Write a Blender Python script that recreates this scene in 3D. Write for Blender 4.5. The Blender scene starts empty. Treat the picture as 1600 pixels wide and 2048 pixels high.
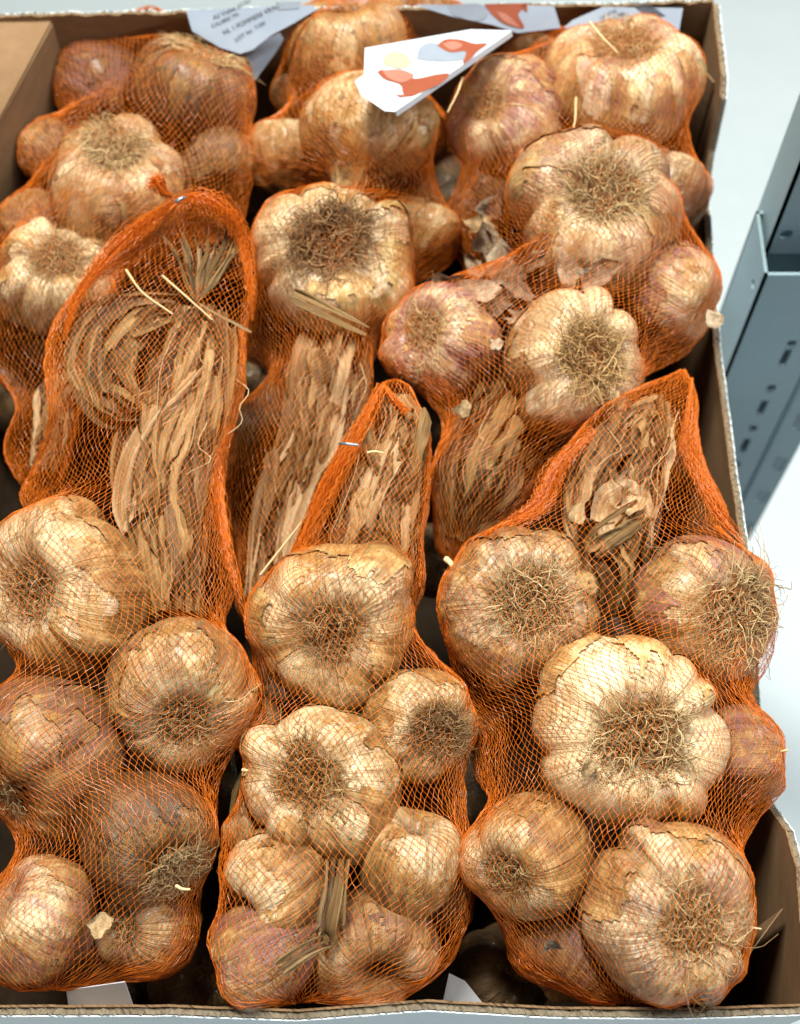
import bpy, math, random
import numpy as np
from mathutils import Vector, Matrix, Quaternion
random.seed(7)
C = bpy.context.scene.collection

# ------------------------------------------------------------------ camera
TILT = math.radians(26.0); FPX = 2800.0; DIST = 0.66
CAM = np.array([0.0, -DIST*math.sin(TILT), DIST*math.cos(TILT)])
cam = bpy.data.cameras.new('camera'); camo = bpy.data.objects.new('camera', cam); C.objects.link(camo)
camo.location = CAM; camo.rotation_euler = (TILT, 0, 0)
cam.sensor_fit = 'HORIZONTAL'; cam.sensor_width = 36.0; cam.lens = 36.0*FPX/1600.0
cam.clip_start = 0.02; cam.clip_end = 60.0
cam.dof.use_dof = True; cam.dof.focus_distance = 0.60; cam.dof.aperture_fstop = 11.0
sc = bpy.context.scene; sc.camera = camo
ST, CT = math.sin(TILT), math.cos(TILT)
RCAM = np.array([[1, 0, 0], [0, CT, -ST], [0, ST, CT]])

# ------------------------------------------------------------------ light
w = bpy.data.worlds.new('World'); sc.world = w; w.use_nodes = True
w.node_tree.nodes['Background'].inputs[0].default_value = (0.80, 0.92, 1.0, 1)
w.node_tree.nodes['Background'].inputs[1].default_value = 0.022

def area(name, loc, target, sx, sy, power, color):
    l = bpy.data.lights.new(name, 'AREA'); l.shape = 'RECTANGLE'; l.size = sx; l.size_y = sy
    l.energy = power; l.color = color
    o = bpy.data.objects.new(name, l); C.objects.link(o); o.location = loc
    o.rotation_euler = (Vector(target)-Vector(loc)).to_track_quat('-Z', 'Y').to_euler()
    return o
area('ceiling_or_fill_light', (-0.20, 0.55, 1.35), (0, 0.0, 0), 0.20, 0.55, 39, (1.0, 0.965, 0.87))
area('ceiling_or_fill_light', (0.62, 0.25, 1.50), (0, 0, 0), 0.14, 0.8, 8.5, (0.98, 1.0, 0.97))
area('ceiling_or_fill_light', (-0.10, -2.30, 0.9), (0, -0.3, -0.1), 1.3, 0.22, 13, (0.92, 0.97, 1.0))  # added fill from behind the camera, brightens the front wall and rack
area('ceiling_or_fill_light', (1.9, 0.5, 1.7), (1.1, 0.4, -0.8), 0.3, 1.3, 40, (0.96, 0.98, 1.0))  # added fill aimed down to whiten the floor
vs = sc.view_settings
vs.view_transform = 'Standard'; vs.look = 'None'; vs.exposure = 0.18; vs.gamma = 1.0
sc.cycles.max_bounces = 8; sc.cycles.use_denoising = True

# ------------------------------------------------------------------ picture <-> place
def ray(px, py):
    return RCAM @ np.array([(px-800.0)/FPX, -(py-1024.0)/FPX, -1.0])
def at(px, py, z):
    r = ray(px, py); return CAM + r*((z-CAM[2])/r[2])
def depth(px, py, z):
    return (z-CAM[2])/ray(px, py)[2]
def onx(px, py, x):
    r = ray(px, py); return CAM + r*((x-CAM[0])/r[0])

# ------------------------------------------------------------------ helpers
def mesh_np(name, V, F, mat=None, smooth=True, attrs=None):
    V = np.asarray(V, dtype=np.float32).reshape(-1, 3); F = np.asarray(F, dtype=np.int32)
    n = F.shape[1]
    me = bpy.data.meshes.new(name)
    me.vertices.add(len(V)); me.vertices.foreach_set('co', V.ravel())
    me.loops.add(F.size); me.loops.foreach_set('vertex_index', F.ravel())
    me.polygons.add(len(F)); me.polygons.foreach_set('loop_start', np.arange(0, F.size, n, dtype=np.int32))
    me.polygons.foreach_set('use_smooth', np.full(len(F), smooth, dtype=bool))
    for k, a in (attrs or {}).items():
        a = np.asarray(a, dtype=np.float32)
        if a.ndim == 1:
            at_ = me.attributes.new(k, 'FLOAT', 'POINT'); at_.data.foreach_set('value', a)
        else:
            at_ = me.attributes.new(k, 'FLOAT_VECTOR', 'POINT'); at_.data.foreach_set('vector', a.ravel())
    me.update(calc_edges=True); me.validate()
    if mat: me.materials.append(mat)
    return me
def link(name, me, parent=None, kind=None):
    o = bpy.data.objects.new(name, me); C.objects.link(o)
    if parent: o.parent = parent
    if kind: o['kind'] = kind
    return o
def empty(name, label, cat, loc=(0, 0, 0), group=None):
    o = bpy.data.objects.new(name, None); C.objects.link(o); o.location = loc; o.empty_display_size = 0.02
    o['label'] = label; o['category'] = cat
    if group: o['group'] = group
    return o
def tag(o, label, cat, group=None):
    o['label'] = label; o['category'] = cat
    if group: o['group'] = group
    return o
def grid_faces(nu, nv, wrap_u):
    i = np.arange(nv-1)[:, None]; j = np.arange(nu if wrap_u else nu-1)[None, :]
    a = i*nu+j; b = i*nu+(j+1) % nu
    return np.stack([a, b, b+nu, a+nu], -1).reshape(-1, 4)
def tubes(P, rad, rng, sides=3):
    """P (n,k,3) paths -> tapered tubes joined in one array"""
    n, k, _ = P.shape
    T = np.gradient(P, axis=1); T /= np.linalg.norm(T, axis=2, keepdims=True)+1e-9
    R = rng.normal(size=(n, 1, 3)); N = np.cross(T, R); N /= np.linalg.norm(N, axis=2, keepdims=True)+1e-9
    B = np.cross(T, N)
    rad = np.broadcast_to(np.asarray(rad, dtype=float), (n, k))
    ang = np.arange(sides)*2*np.pi/sides
    V = P[:, :, None]+rad[:, :, None, None]*(N[:, :, None]*np.cos(ang)[:, None]+B[:, :, None]*np.sin(ang)[:, None])
    base = (np.arange(n)*k*sides)[:, None, None]
    i = np.arange(k-1)[None, :, None]; j = np.arange(sides)[None, None, :]
    a = base+i*sides+j; b = base+i*sides+(j+1) % sides
    F = np.stack([a, b, b+sides, a+sides], -1).reshape(-1, 4)
    return V.reshape(-1, 3), F
def spline(pts, n):
    pts = np.asarray(pts, dtype=float)
    p = np.vstack([2*pts[0]-pts[1], pts, 2*pts[-1]-pts[-2]])
    t = np.linspace(0, len(pts)-1-1e-6, n); i = t.astype(int); f = (t-i)[:, None]
    p0, p1, p2, p3 = p[i], p[i+1], p[i+2], p[i+3]
    return 0.5*((2*p1)+(-p0+p2)*f+(2*p0-5*p1+4*p2-p3)*f**2+(-p0+3*p1-3*p2+p3)*f**3)
def lowfreq(rng, X, freq, octaves=3):
    """smooth noise at points X (...,3), about -1..1"""
    out = 0; amp = 1; tot = 0
    for o in range(octaves):
        s = 0
        for _ in range(5):
            d = rng.normal(size=3)*freq*(2**o); s = s+np.sin(X@d+rng.uniform(0, 6.28))
        out = out+amp*s/3.2; tot += amp; amp *= 0.5
    return out/tot

# ------------------------------------------------------------------ materials
def mat(name):
    m = bpy.data.materials.new(name); m.use_nodes = True
    nt = m.node_tree; b = nt.nodes['Principled BSDF']
    return m, nt, b
def N(nt, t, **kw):
    n = nt.nodes.new(t)
    for k, v in kw.items(): setattr(n, k, v)
    return n
def noise(nt, vec, scale, detail=3, rough=0.55, dist=0.0):
    n = N(nt, 'ShaderNodeTexNoise'); n.inputs['Scale'].default_value = scale
    n.inputs['Detail'].default_value = detail; n.inputs['Roughness'].default_value = rough
    n.inputs['Distortion'].default_value = dist
    nt.links.new(vec, n.inputs['Vector']); return n.outputs['Fac']
def ramp(nt, fac, stops):
    r = N(nt, 'ShaderNodeValToRGB'); el = r.color_ramp.elements
    while len(el) > 1: el.remove(el[-1])
    el[0].position = stops[0][0]; el[0].color = tuple(stops[0][1])+(1,)
    for p, c in stops[1:]:
        e = el.new(p); e.color = tuple(c)+(1,)
    nt.links.new(fac, r.inputs[0]); return r.outputs[0]
def mathn(nt, op, a, b=None, clamp=False):
    n = N(nt, 'ShaderNodeMath', operation=op, use_clamp=clamp)
    for i, v in enumerate((a, b)):
        if v is None: continue
        if isinstance(v, (int, float)): n.inputs[i].default_value = v
        else: nt.links.new(v, n.inputs[i])
    return n.outputs[0]
def mix(nt, fac, a, b, mode='MIX'):
    n = N(nt, 'ShaderNodeMix', data_type='RGBA', blend_type=mode)
    if isinstance(fac, (int, float)): n.inputs[0].default_value = fac
    else: nt.links.new(fac, n.inputs[0])
    for i, v in ((6, a), (7, b)):
        if isinstance(v, tuple): n.inputs[i].default_value = v+(1,) if len(v) == 3 else v
        else: nt.links.new(v, n.inputs[i])
    return n.outputs[2]
def mrange(nt, v, a, b, c=0.0, d=1.0):
    n = N(nt, 'ShaderNodeMapRange'); nt.links.new(v, n.inputs[0])
    for i, x in zip((1, 2, 3, 4), (a, b, c, d)): n.inputs[i].default_value = x
    return n.outputs[0]
def bump(nt, b, h, strength, dist):
    n = N(nt, 'ShaderNodeBump'); n.inputs['Strength'].default_value = strength; n.inputs['Distance'].default_value = dist
    nt.links.new(h, n.inputs['Height']); nt.links.new(n.outputs[0], b.inputs['Normal'])
def addvec(nt, a, b):
    n = N(nt, 'ShaderNodeVectorMath', operation='ADD'); nt.links.new(a, n.inputs[0]); nt.links.new(b, n.inputs[1]); return n.outputs[0]

def make_skin():
    m, nt, b = mat('garlic_skin')
    vein = N(nt, 'ShaderNodeAttribute', attribute_name='vein').outputs['Vector']
    tt = N(nt, 'ShaderNodeAttribute', attribute_name='along').outputs['Fac']
    val = N(nt, 'ShaderNodeAttribute', attribute_name='valley').outputs['Fac']
    tc = N(nt, 'ShaderNodeTexCoord').outputs['Object']
    oi = N(nt, 'ShaderNodeObjectInfo')
    rnd = mathn(nt, 'MULTIPLY', oi.outputs['Random'], 37.0)
    comb = N(nt, 'ShaderNodeCombineXYZ'); nt.links.new(rnd, comb.inputs[0]); nt.links.new(rnd, comb.inputs[1])
    vv = addvec(nt, vein, comb.outputs[0]); oo = addvec(nt, tc, comb.outputs[0])
    sep = N(nt, 'ShaderNodeSeparateColor'); nt.links.new(oi.outputs['Color'], sep.inputs[0])
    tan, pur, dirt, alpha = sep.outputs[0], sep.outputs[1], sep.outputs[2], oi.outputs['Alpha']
    # base: cream inner skin, tan in broad patches
    big = noise(nt, oo, 1.7, 3, 0.55, 0.6)
    side = mrange(nt, tt, 0.36, 0.62)  # browner neck half: shading of the bulb edges put into the skin colour
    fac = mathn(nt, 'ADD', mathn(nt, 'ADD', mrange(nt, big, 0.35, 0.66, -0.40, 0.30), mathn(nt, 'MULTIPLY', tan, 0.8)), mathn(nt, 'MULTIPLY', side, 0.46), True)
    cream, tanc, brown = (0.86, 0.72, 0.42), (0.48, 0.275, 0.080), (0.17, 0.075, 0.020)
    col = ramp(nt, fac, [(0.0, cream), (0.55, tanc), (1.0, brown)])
    # outer paper layer with torn edge
    edge = noise(nt, oo, 2.3, 8, 0.62, 1.1)
    shift = mathn(nt, 'ADD', edge, mathn(nt, 'MULTIPLY', mathn(nt, 'SUBTRACT', tan, 0.35), 0.22))
    paper = mrange(nt, shift, 0.505, 0.518)
    col = mix(nt, mathn(nt, 'MULTIPLY', paper, 0.40), col, (0.36, 0.205, 0.065))
    # veins along the bulb
    v1 = noise(nt, vv, 1.0, 2, 0.5); v2 = noise(nt, vv, 3.1, 2, 0.6)
    vm = mrange(nt, v1, 0.50, 0.70); vf = mrange(nt, v2, 0.46, 0.66)
    col = mix(nt, mathn(nt, 'MULTIPLY', vm, 0.34), col, (0.30, 0.17, 0.065))
    col = mix(nt, mathn(nt, 'MULTIPLY', vf, 0.28), col, (0.30, 0.17, 0.07))
    # pink and purple blush in streaks
    pn = noise(nt, oo, 1.5, 4, 0.6, 0.8); ps = mrange(nt, v1, 0.36, 0.62, 0.45, 1.0)
    pf = mathn(nt, 'MULTIPLY', mathn(nt, 'MULTIPLY', mrange(nt, pn, 0.43, 0.58), ps), mrange(nt, pur, 0.12, 0.8), True)
    col = mix(nt, pf, col, (0.27, 0.11, 0.13))
    # pale worn highlights of the inner skin
    wn = noise(nt, oo, 2.9, 5, 0.6, 0.9)
    wf = mathn(nt, 'MULTIPLY', mrange(nt, wn, 0.55, 0.63), mathn(nt, 'SUBTRACT', 0.62, mathn(nt, 'MULTIPLY', tan, 0.8)), True)
    col = mix(nt, wf, col, (0.90, 0.80, 0.58))
    # soil: specks, grime in the creases and round the root plate
    sp = noise(nt, oo, 17.0, 5, 0.75, 0.3); g = noise(nt, oo, 4.0, 6, 0.7, 0.4)
    near = mrange(nt, tt, 0.30, 0.08)
    soil = mathn(nt, 'MULTIPLY', mathn(nt, 'ADD', near, mathn(nt, 'MULTIPLY', val, 0.55)), mrange(nt, g, 0.30, 0.62), True)
    soil = mathn(nt, 'MAXIMUM', soil, mathn(nt, 'MULTIPLY', mrange(nt, sp, 0.60, 0.70), mathn(nt, 'ADD', dirt, 0.25)))
    soil = mathn(nt, 'MAXIMUM', soil, mathn(nt, 'MULTIPLY', mrange(nt, g, 0.50, 0.58), mathn(nt, 'ADD', mathn(nt, 'MULTIPLY', dirt, 0.9), 0.12)), True)
    col = mix(nt, mathn(nt, 'MULTIPLY', soil, 0.80), col, (0.14, 0.088, 0.045))
    col = mix(nt, mrange(nt, tt, 0.12, 0.04), col, (0.12, 0.075, 0.035))
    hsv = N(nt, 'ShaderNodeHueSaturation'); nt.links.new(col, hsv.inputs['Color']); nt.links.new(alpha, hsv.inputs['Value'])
    nt.links.new(hsv.outputs[0], b.inputs['Base Color'])
    nt.links.new(mrange(nt, g, 0.3, 0.7, 0.28, 0.52), b.inputs['Roughness'])
    b.inputs['Specular IOR Level'].default_value = 0.6
    b.inputs['Coat Weight'].default_value = 0.18; b.inputs['Coat Roughness'].default_value = 0.22
    wr = noise(nt, vv, 0.55, 5, 0.65, 1.2)
    h = mathn(nt, 'ADD', mathn(nt, 'MULTIPLY', v1, 0.9), mathn(nt, 'MULTIPLY', v2, 0.45))
    h = mathn(nt, 'ADD', h, mathn(nt, 'MULTIPLY', paper, 0.55))
    h = mathn(nt, 'ADD', h, mathn(nt, 'MULTIPLY', wr, 1.3))
    h = mathn(nt, 'ADD', h, mathn(nt, 'MULTIPLY', sp, 0.35))
    bump(nt, b, h, 0.95, 0.0017)
    return m
def make_fiber(name, stops, rough=0.7, sc_=1.0, gloss=0.3):
    m, nt, b = mat(name)
    tone = N(nt, 'ShaderNodeAttribute', attribute_name='tone').outputs['Fac']
    oi = N(nt, 'ShaderNodeObjectInfo')
    nt.links.new(mix(nt, 1.0, ramp(nt, tone, stops), oi.outputs['Color'], 'MULTIPLY'), b.inputs['Base Color'])
    b.inputs['Roughness'].default_value = rough; b.inputs['Specular IOR Level'].default_value = gloss
    return m
def make_leaf(name, c0, c1, c2):
    m, nt, b = mat(name)
    v = N(nt, 'ShaderNodeAttribute', attribute_name='vein').outputs['Vector']
    oi = N(nt, 'ShaderNodeObjectInfo'); rnd = mathn(nt, 'MULTIPLY', oi.outputs['Random'], 37.0)
    comb = N(nt, 'ShaderNodeCombineXYZ'); nt.links.new(rnd, comb.inputs[2])
    vv = addvec(nt, v, comb.outputs[0])
    n1 = noise(nt, vv, 1.0, 3, 0.6); n2 = noise(nt, vv, 4.0, 3, 0.6); n3 = noise(nt, vv, 0.3, 4, 0.6, 1.0)
    s = mathn(nt, 'ADD', mathn(nt, 'MULTIPLY', n1, 0.45), mathn(nt, 'MULTIPLY', n2, 0.3))
    s = mathn(nt, 'ADD', s, mathn(nt, 'MULTIPLY', n3, 0.35))
    s = mathn(nt, 'ADD', s, mrange(nt, oi.outputs['Random'], 0, 1, -0.15, 0.12))
    nt.links.new(ramp(nt, s, [(0.35, c0), (0.54, c1), (0.74, c2)]), b.inputs['Base Color'])
    b.inputs['Roughness'].default_value = 0.58; b.inputs['Specular IOR Level'].default_value = 0.35
    h = mathn(nt, 'ADD', n1, mathn(nt, 'MULTIPLY', n2, 0.6))
    bump(nt, b, h, 0.8, 0.0009)
    return m
def make_net():
    m, nt, b = mat('orange_net')
    tone = N(nt, 'ShaderNodeAttribute', attribute_name='tone').outputs['Fac']
    nt.links.new(ramp(nt, tone, [(0.0, (0.60, 0.140, 0.010)), (1.0, (0.84, 0.225, 0.016))]), b.inputs['Base Color'])
    b.inputs['Roughness'].default_value = 0.38
    b.inputs['Specular IOR Level'].default_value = 0.4
    tr = N(nt, 'ShaderNodeBsdfTranslucent'); tr.inputs[0].default_value = (0.95, 0.34, 0.03, 1)
    ms = N(nt, 'ShaderNodeMixShader'); ms.inputs[0].default_value = 0.25
    nt.links.new(b.outputs[0], ms.inputs[1]); nt.links.new(tr.outputs[0], ms.inputs[2])
    nt.links.new(ms.outputs[0], nt.nodes['Material Output'].inputs[0])
    return m
def make_card(name, c0, c1, scale, aniso=(1, 1, 1), rough=0.8, bd=0.0004, bs=0.3):
    m, nt, b = mat(name)
    tc = N(nt, 'ShaderNodeTexCoord').outputs['Object']
    mp = N(nt, 'ShaderNodeMapping'); mp.inputs['Scale'].default_value = aniso; nt.links.new(tc, mp.inputs[0])
    n1 = noise(nt, mp.outputs[0], scale, 6, 0.65); n2 = noise(nt, mp.outputs[0], scale*9, 3, 0.6)
    s = mathn(nt, 'ADD', mathn(nt, 'MULTIPLY', n1, 0.7), mathn(nt, 'MULTIPLY', n2, 0.3))
    nt.links.new(ramp(nt, s, [(0.36, c0), (0.64, c1)]), b.inputs['Base Color'])
    b.inputs['Roughness'].default_value = rough; b.inputs['Specular IOR Level'].default_value = 0.3
    bump(nt, b, n2, bs, bd)
    return m
def make_outer():
    m, nt, b = mat('outer_paper_skin')
    v = N(nt, 'ShaderNodeAttribute', attribute_name='vein').outputs['Vector']
    tc = N(nt, 'ShaderNodeTexCoord').outputs['Object']
    oi = N(nt, 'ShaderNodeObjectInfo'); rnd = mathn(nt, 'MULTIPLY', oi.outputs['Random'], 37.0)
    comb = N(nt, 'ShaderNodeCombineXYZ'); nt.links.new(rnd, comb.inputs[0]); nt.links.new(rnd, comb.inputs[1])
    vv = addvec(nt, v, comb.outputs[0]); oo = addvec(nt, tc, comb.outputs[0])
    sep = N(nt, 'ShaderNodeSeparateColor'); nt.links.new(oi.outputs['Color'], sep.inputs[0])
    n1 = noise(nt, vv, 1.0, 3, .6); n2 = noise(nt, vv, 3.4, 3, .6); n3 = noise(nt, oo, 2.2, 6, .65, .8); n4 = noise(nt, oo, 13, 4, .7)
    f = mathn(nt, 'ADD', mathn(nt, 'MULTIPLY', n3, .75), mathn(nt, 'MULTIPLY', n1, .30))
    f = mathn(nt, 'SUBTRACT', f, mathn(nt, 'MULTIPLY', mathn(nt, 'SUBTRACT', sep.outputs[0], .35), .22))
    f = mathn(nt, 'SUBTRACT', f, mathn(nt, 'MULTIPLY', mrange(nt, N(nt, 'ShaderNodeAttribute', attribute_name='along').outputs['Fac'], .36, .62), .13))  # same edge shading painted into the outer skin, darker toward the neck
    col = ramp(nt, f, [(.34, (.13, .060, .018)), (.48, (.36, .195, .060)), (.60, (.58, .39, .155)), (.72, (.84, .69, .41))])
    col = mix(nt, mathn(nt, 'MULTIPLY', mrange(nt, n2, .48, .66), .5), col, (.24, .135, .06))
    pf = mathn(nt, 'MULTIPLY', mrange(nt, n3, .60, .44), mrange(nt, sep.outputs[1], .12, .85), True)
    col = mix(nt, mathn(nt, 'MULTIPLY', pf, mrange(nt, n1, .35, .6)), col, (.28, .12, .12))
    so = mathn(nt, 'MULTIPLY', mrange(nt, n4, .54, .66), mathn(nt, 'ADD', sep.outputs[2], .25), True)
    col = mix(nt, so, col, (.12, .075, .04))
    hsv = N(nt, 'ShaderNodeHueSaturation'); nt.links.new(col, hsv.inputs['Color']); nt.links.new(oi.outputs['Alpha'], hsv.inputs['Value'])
    nt.links.new(hsv.outputs[0], b.inputs['Base Color'])
    b.inputs['Roughness'].default_value = .45; b.inputs['Specular IOR Level'].default_value = .5
    bump(nt, b, mathn(nt, 'ADD', mathn(nt, 'ADD', n1, mathn(nt, 'MULTIPLY', n2, .5)), mathn(nt, 'MULTIPLY', n4, .4)), .9, .0015)
    return m
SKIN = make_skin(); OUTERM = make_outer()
ROOT = make_fiber('dry_root', [(0.0, (0.085, 0.047, 0.020)), (0.5, (0.35, 0.215, 0.088)), (1.0, (0.76, 0.57, 0.30))])
LEAF = make_leaf('dry_leaf', (0.040, 0.019, 0.006), (0.20, 0.105, 0.032), (0.46, 0.295, 0.12))
LEAF_OLIVE = make_leaf('dry_leaf_olive', (0.028, 0.015, 0.005), (0.14, 0.080, 0.024), (0.34, 0.225, 0.085))
LEAF_PALE = make_leaf('pale_dry_leaf', (0.11, 0.06, 0.026), (0.34, 0.21, 0.09), (0.62, 0.46, 0.26))
BRUISE = make_leaf('bruised_skin', (0.06, 0.04, 0.045), (0.13, 0.09, 0.10), (0.25, 0.18, 0.18))
FLAKE = make_leaf('skin_flake', (0.13, 0.075, 0.045), (0.33, 0.23, 0.14), (0.56, 0.46, 0.32))
NET = make_net()
BOARD = make_card('kraft_liner', (0.17, 0.095, 0.042), (0.25, 0.15, 0.075), 14, (1, 1, 3))
WHITE = make_card('white_liner', (0.76, 0.85, 0.88), (0.84, 0.92, 0.95), 6)
FLUTE = make_card('flute_core', (0.15, 0.115, 0.075), (0.27, 0.22, 0.15), 90, bs=0.9)
PAPER = make_card('label_paper', (0.56, 0.61, 0.67), (0.66, 0.71, 0.77), 5, rough=0.5)
FLOORM = make_card('floor_vinyl', (0.64, 0.74, 0.76), (0.72, 0.81, 0.83), 2.2, rough=0.45)
STEEL = make_card('painted_steel', (0.24, 0.345, 0.385), (0.28, 0.39, 0.43), 7, rough=0.38, bs=0.15)
def plain(name, c, rough=0.6, metal=0.0):
    m, nt, b = mat(name); b.inputs['Base Color'].default_value = c+(1,); b.inputs['Roughness'].default_value = rough
    b.inputs['Metallic'].default_value = metal
    tc = N(nt, 'ShaderNodeTexCoord').outputs['Object']; n = noise(nt, tc, 60, 4)
    nt.links.new(mix(nt, mrange(nt, n, 0.35, 0.65, 0.0, 0.35), c, tuple(x*0.72 for x in c)), b.inputs['Base Color'])
    return m
PAPER_SHADED = make_card('shaded_paper', (0.27, 0.32, 0.40), (0.34, 0.40, 0.48), 5, rough=0.5)  # white label paper with the dim rear's shade mixed into its colour
INK = plain('black_ink', (0.05, 0.055, 0.07)); PRINT_RED = plain('print_shallot', (0.30, 0.075, 0.035), 0.45)
PRINT_PINK = plain('print_pink', (0.42, 0.17, 0.12), 0.45); PRINT_GREY = plain('print_grey', (0.26, 0.30, 0.36), 0.45)
PRINT_CREAM = plain('print_cream', (0.38, 0.38, 0.27), 0.45); METAL = plain('clip_metal', (0.45, 0.52, 0.60), 0.3, 0.8)

def poly3(name, pts, m, parent, th=0.0018, n=(1, 0, 0)):
    k = len(pts); n = np.array(n, float)*th
    V = [np.array(p) for p in pts]+[np.array(p)+n for p in pts]
    me = bpy.data.meshes.new(name)
    me.from_pydata([tuple(v) for v in V], [], [list(range(k)), list(range(2*k-1, k-1, -1))]+[[i, i+k, (i+1) % k+k, (i+1) % k] for i in range(k)])
    me.materials.append(m); me.update(); return link(name, me, parent)

# ------------------------------------------------------------------ setting: floor, box, rack
def sheet(name, pts, m, kind=None, parent=None):
    me = mesh_np(name, pts, [list(range(len(pts)))], m, smooth=False); return link(name, me, parent, kind)
sheet('floor', [(-6, -6, -0.86), (6, -6, -0.86), (6, 6, -0.86), (-6, 6, -0.86)], FLOORM, 'structure')

box = empty('cardboard_box', 'open cardboard box, white outside and brown inside, holding the garlic bags', 'box', (0, 0.05, -0.19))
OFFB = -np.array([0, 0.05, -0.19])
def wall(name, p0, p1, prof, zbot, th=0.0044, seed=0, n=220):
    """corrugated wall from p0 to p1; outward is to the right of p0->p1; prof = [(s, ztop)]"""
    rng = np.random.default_rng(seed)
    p0 = np.array(p0, float); p1 = np.array(p1, float); L = np.linalg.norm(p1-p0); d = (p1-p0)/L
    out = np.array([d[1], -d[0]])
    s = np.unique(np.concatenate([np.linspace(0, 1, n), [q[0] for q in prof]]))
    zt = np.interp(s, [q[0] for q in prof], [q[1] for q in prof])
    zt = zt+0.0005*np.interp(s, np.linspace(0, 1, 90), rng.normal(size=90))
    bow = 0.0012*np.interp(s, np.linspace(0, 1, 9), rng.normal(size=9))
    t0 = th*0.5
    def slab(nm, o0, o1, dz, m):
        rows = []
        for o, z in ((o0, None), (o0, 1), (o1, 1), (o1, None)):
            xy = p0+d*(s*L)[:, None]+out*(o+bow)[:, None]
            zz = np.full(len(s), zbot) if z is None else zt-dz+0.0003*rng.normal(size=len(s))*(1 if nm != 'flutes' else 0)
            rows.append(np.column_stack([xy, zz])+OFFB)
        V = np.vstack(rows); k = len(s)
        F = grid_faces(k, 4, False); F = np.vstack([F, np.stack([np.arange(k-1)+3*k, np.arange(k-1)+3*k+1, np.arange(k-1)+1, np.arange(k-1)], -1)])
        return link(nm, mesh_np(nm, V, F, m, smooth=False), wl)
    wl = None
    core_amp = (th-0.0012)/2
    k = int(L/0.0007); ss = np.linspace(0.002, 0.998, k)
    zc = np.interp(ss, s, zt)-0.0008-0.0006*rng.random(k)
    wave = core_amp*np.sin(ss*L/0.0052*2*np.pi)
    bb = np.interp(ss, s, bow)
    V = []
    for o in (-0.00028, 0.00028):
        for z in (zc, zc-0.035):
            xy = p0+d*(ss*L)[:, None]+out*(wave+bb+o)[:, None]; V.append(np.column_stack([xy, z])+OFFB)
    V = np.vstack(V); i = np.arange(k-1)
    F = np.vstack([np.stack([i, i+1, i+1+k, i+k], -1), np.stack([i+2*k, i+1+2*k, i+1+3*k, i+3*k], -1), np.stack([i, i+1, i+1+2*k, i+2*k], -1)])
    wl = link(name, mesh_np(name, V, F, FLUTE, smooth=False), box)
    slab('inner_liner', -t0, -t0+0.0009, 0, BOARD)
    # the brown mid sheet closes the sandwich below the flute tops
    slab('outer_liner', t0-0.0005, t0, 0.0016, WHITE)
    slab('core_paper', -t0+.0011, t0-.0009, 0.0014, FLUTE)
    return wl
xr_b, xr_f, xl_b, xl_f = 0.1760, 0.1625, -0.2440, -0.2460
yb_l, yb_r, yf = 0.3165, 0.3262, -0.2225
wall('front_wall', (xl_f, yf), (xr_f+.0022, yf-0.0015), [(0, 0), (1, 0)], -0.185, seed=1, n=300)
wall('back_wall', (xr_b+.0040, yb_r), (xl_b, yb_l), [(0, 0.000), (1, 0.0)], -0.185, seed=2, n=300)
Lr = yb_r-yf
def sr(y): return (y-yf)/Lr
wall('side_wall', (xr_f+0.0045, yf), (xr_b+0.0045, yb_r),
     [(0, 0), (sr(-0.166), 0), (sr(-0.148), -0.010), (sr(-0.132), -0.034), (sr(-0.118), -0.052), (sr(0.005), -0.043), (sr(0.09), -0.050),
      (sr(0.17), -0.059), (sr(0.240), -0.062), (sr(0.252), -0.040), (sr(0.260), -0.006), (sr(0.270), 0), (1, 0)], -0.185, seed=3, n=400)
wall('side_wall', (xl_b-0.0045, yb_l), (xl_f-0.0045, yf),
     [(0, 0), (0.17, 0), (0.22, -0.055), (0.75, -0.055), (0.82, 0), (1, 0)], -0.185, seed=4, n=300)
bm_ = [(xl_f-.012, yf-.006, -0.182), (xr_f+.010, yf-.006, -0.182), (xr_b+.010, yb_r+.006, -0.182), (xl_b-.012, yb_l+.006, -0.182)]
SHADE_BASE = make_card('gap_shade_base', (0.012, 0.008, 0.005), (0.03, 0.02, 0.012), 20, rough=1.0)  # near-black colour paints the deep shade seen in gaps between bags
SHADE_BASE.node_tree.nodes['Principled BSDF'].inputs['Specular IOR Level'].default_value = 0.05
sheet('base_panel', [tuple(np.array(p)+OFFB) for p in bm_], SHADE_BASE, None, box)
# inner corner gussets (triangular glued flaps) at the right corners
def gusset(x0, y0, x1, y1, top, name='corner_flap'):
    V = [(x0, y0, top), (x1, y1, top), (x1, y1, -0.18), (x0, y0, -0.18)]
    V += [(a+0.0012, b+0.0005, c) for a, b, c in V]
    F = [[0, 1, 2, 3], [7, 6, 5, 4], [0, 4, 5, 1], [1, 5, 6, 2], [3, 7, 4, 0]]
    link(name, mesh_np(name, np.array(V)+OFFB, F, BOARD, smooth=False), box)
gusset(xr_f-0.034, yf+0.004, xr_f-0.001, yf+0.042, -0.014)
capV = [(xl_b-.001, .10, -.0035), (xl_b+.001, .165, -.0035), (-.1995, yb_l-.002, -.0035), (xl_b-.001, yb_l-.002, -.0035)]
link('corner_cap', mesh_np('corner_cap', [tuple(np.array(p)+OFFB+np.array([0, 0, d])) for d in (0, -.0015) for p in capV], [[0, 1, 2, 3], [7, 6, 5, 4], [0, 4, 5, 1], [1, 5, 6, 2]], BOARD, smooth=False), box)
gusset(xl_b+0.001, 0.17, -0.2000, yb_l-0.003, -0.0052)
gusset(xr_b-0.026, yb_r-0.004, xr_b+0.0005, yb_r-0.052, -0.010)

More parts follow.
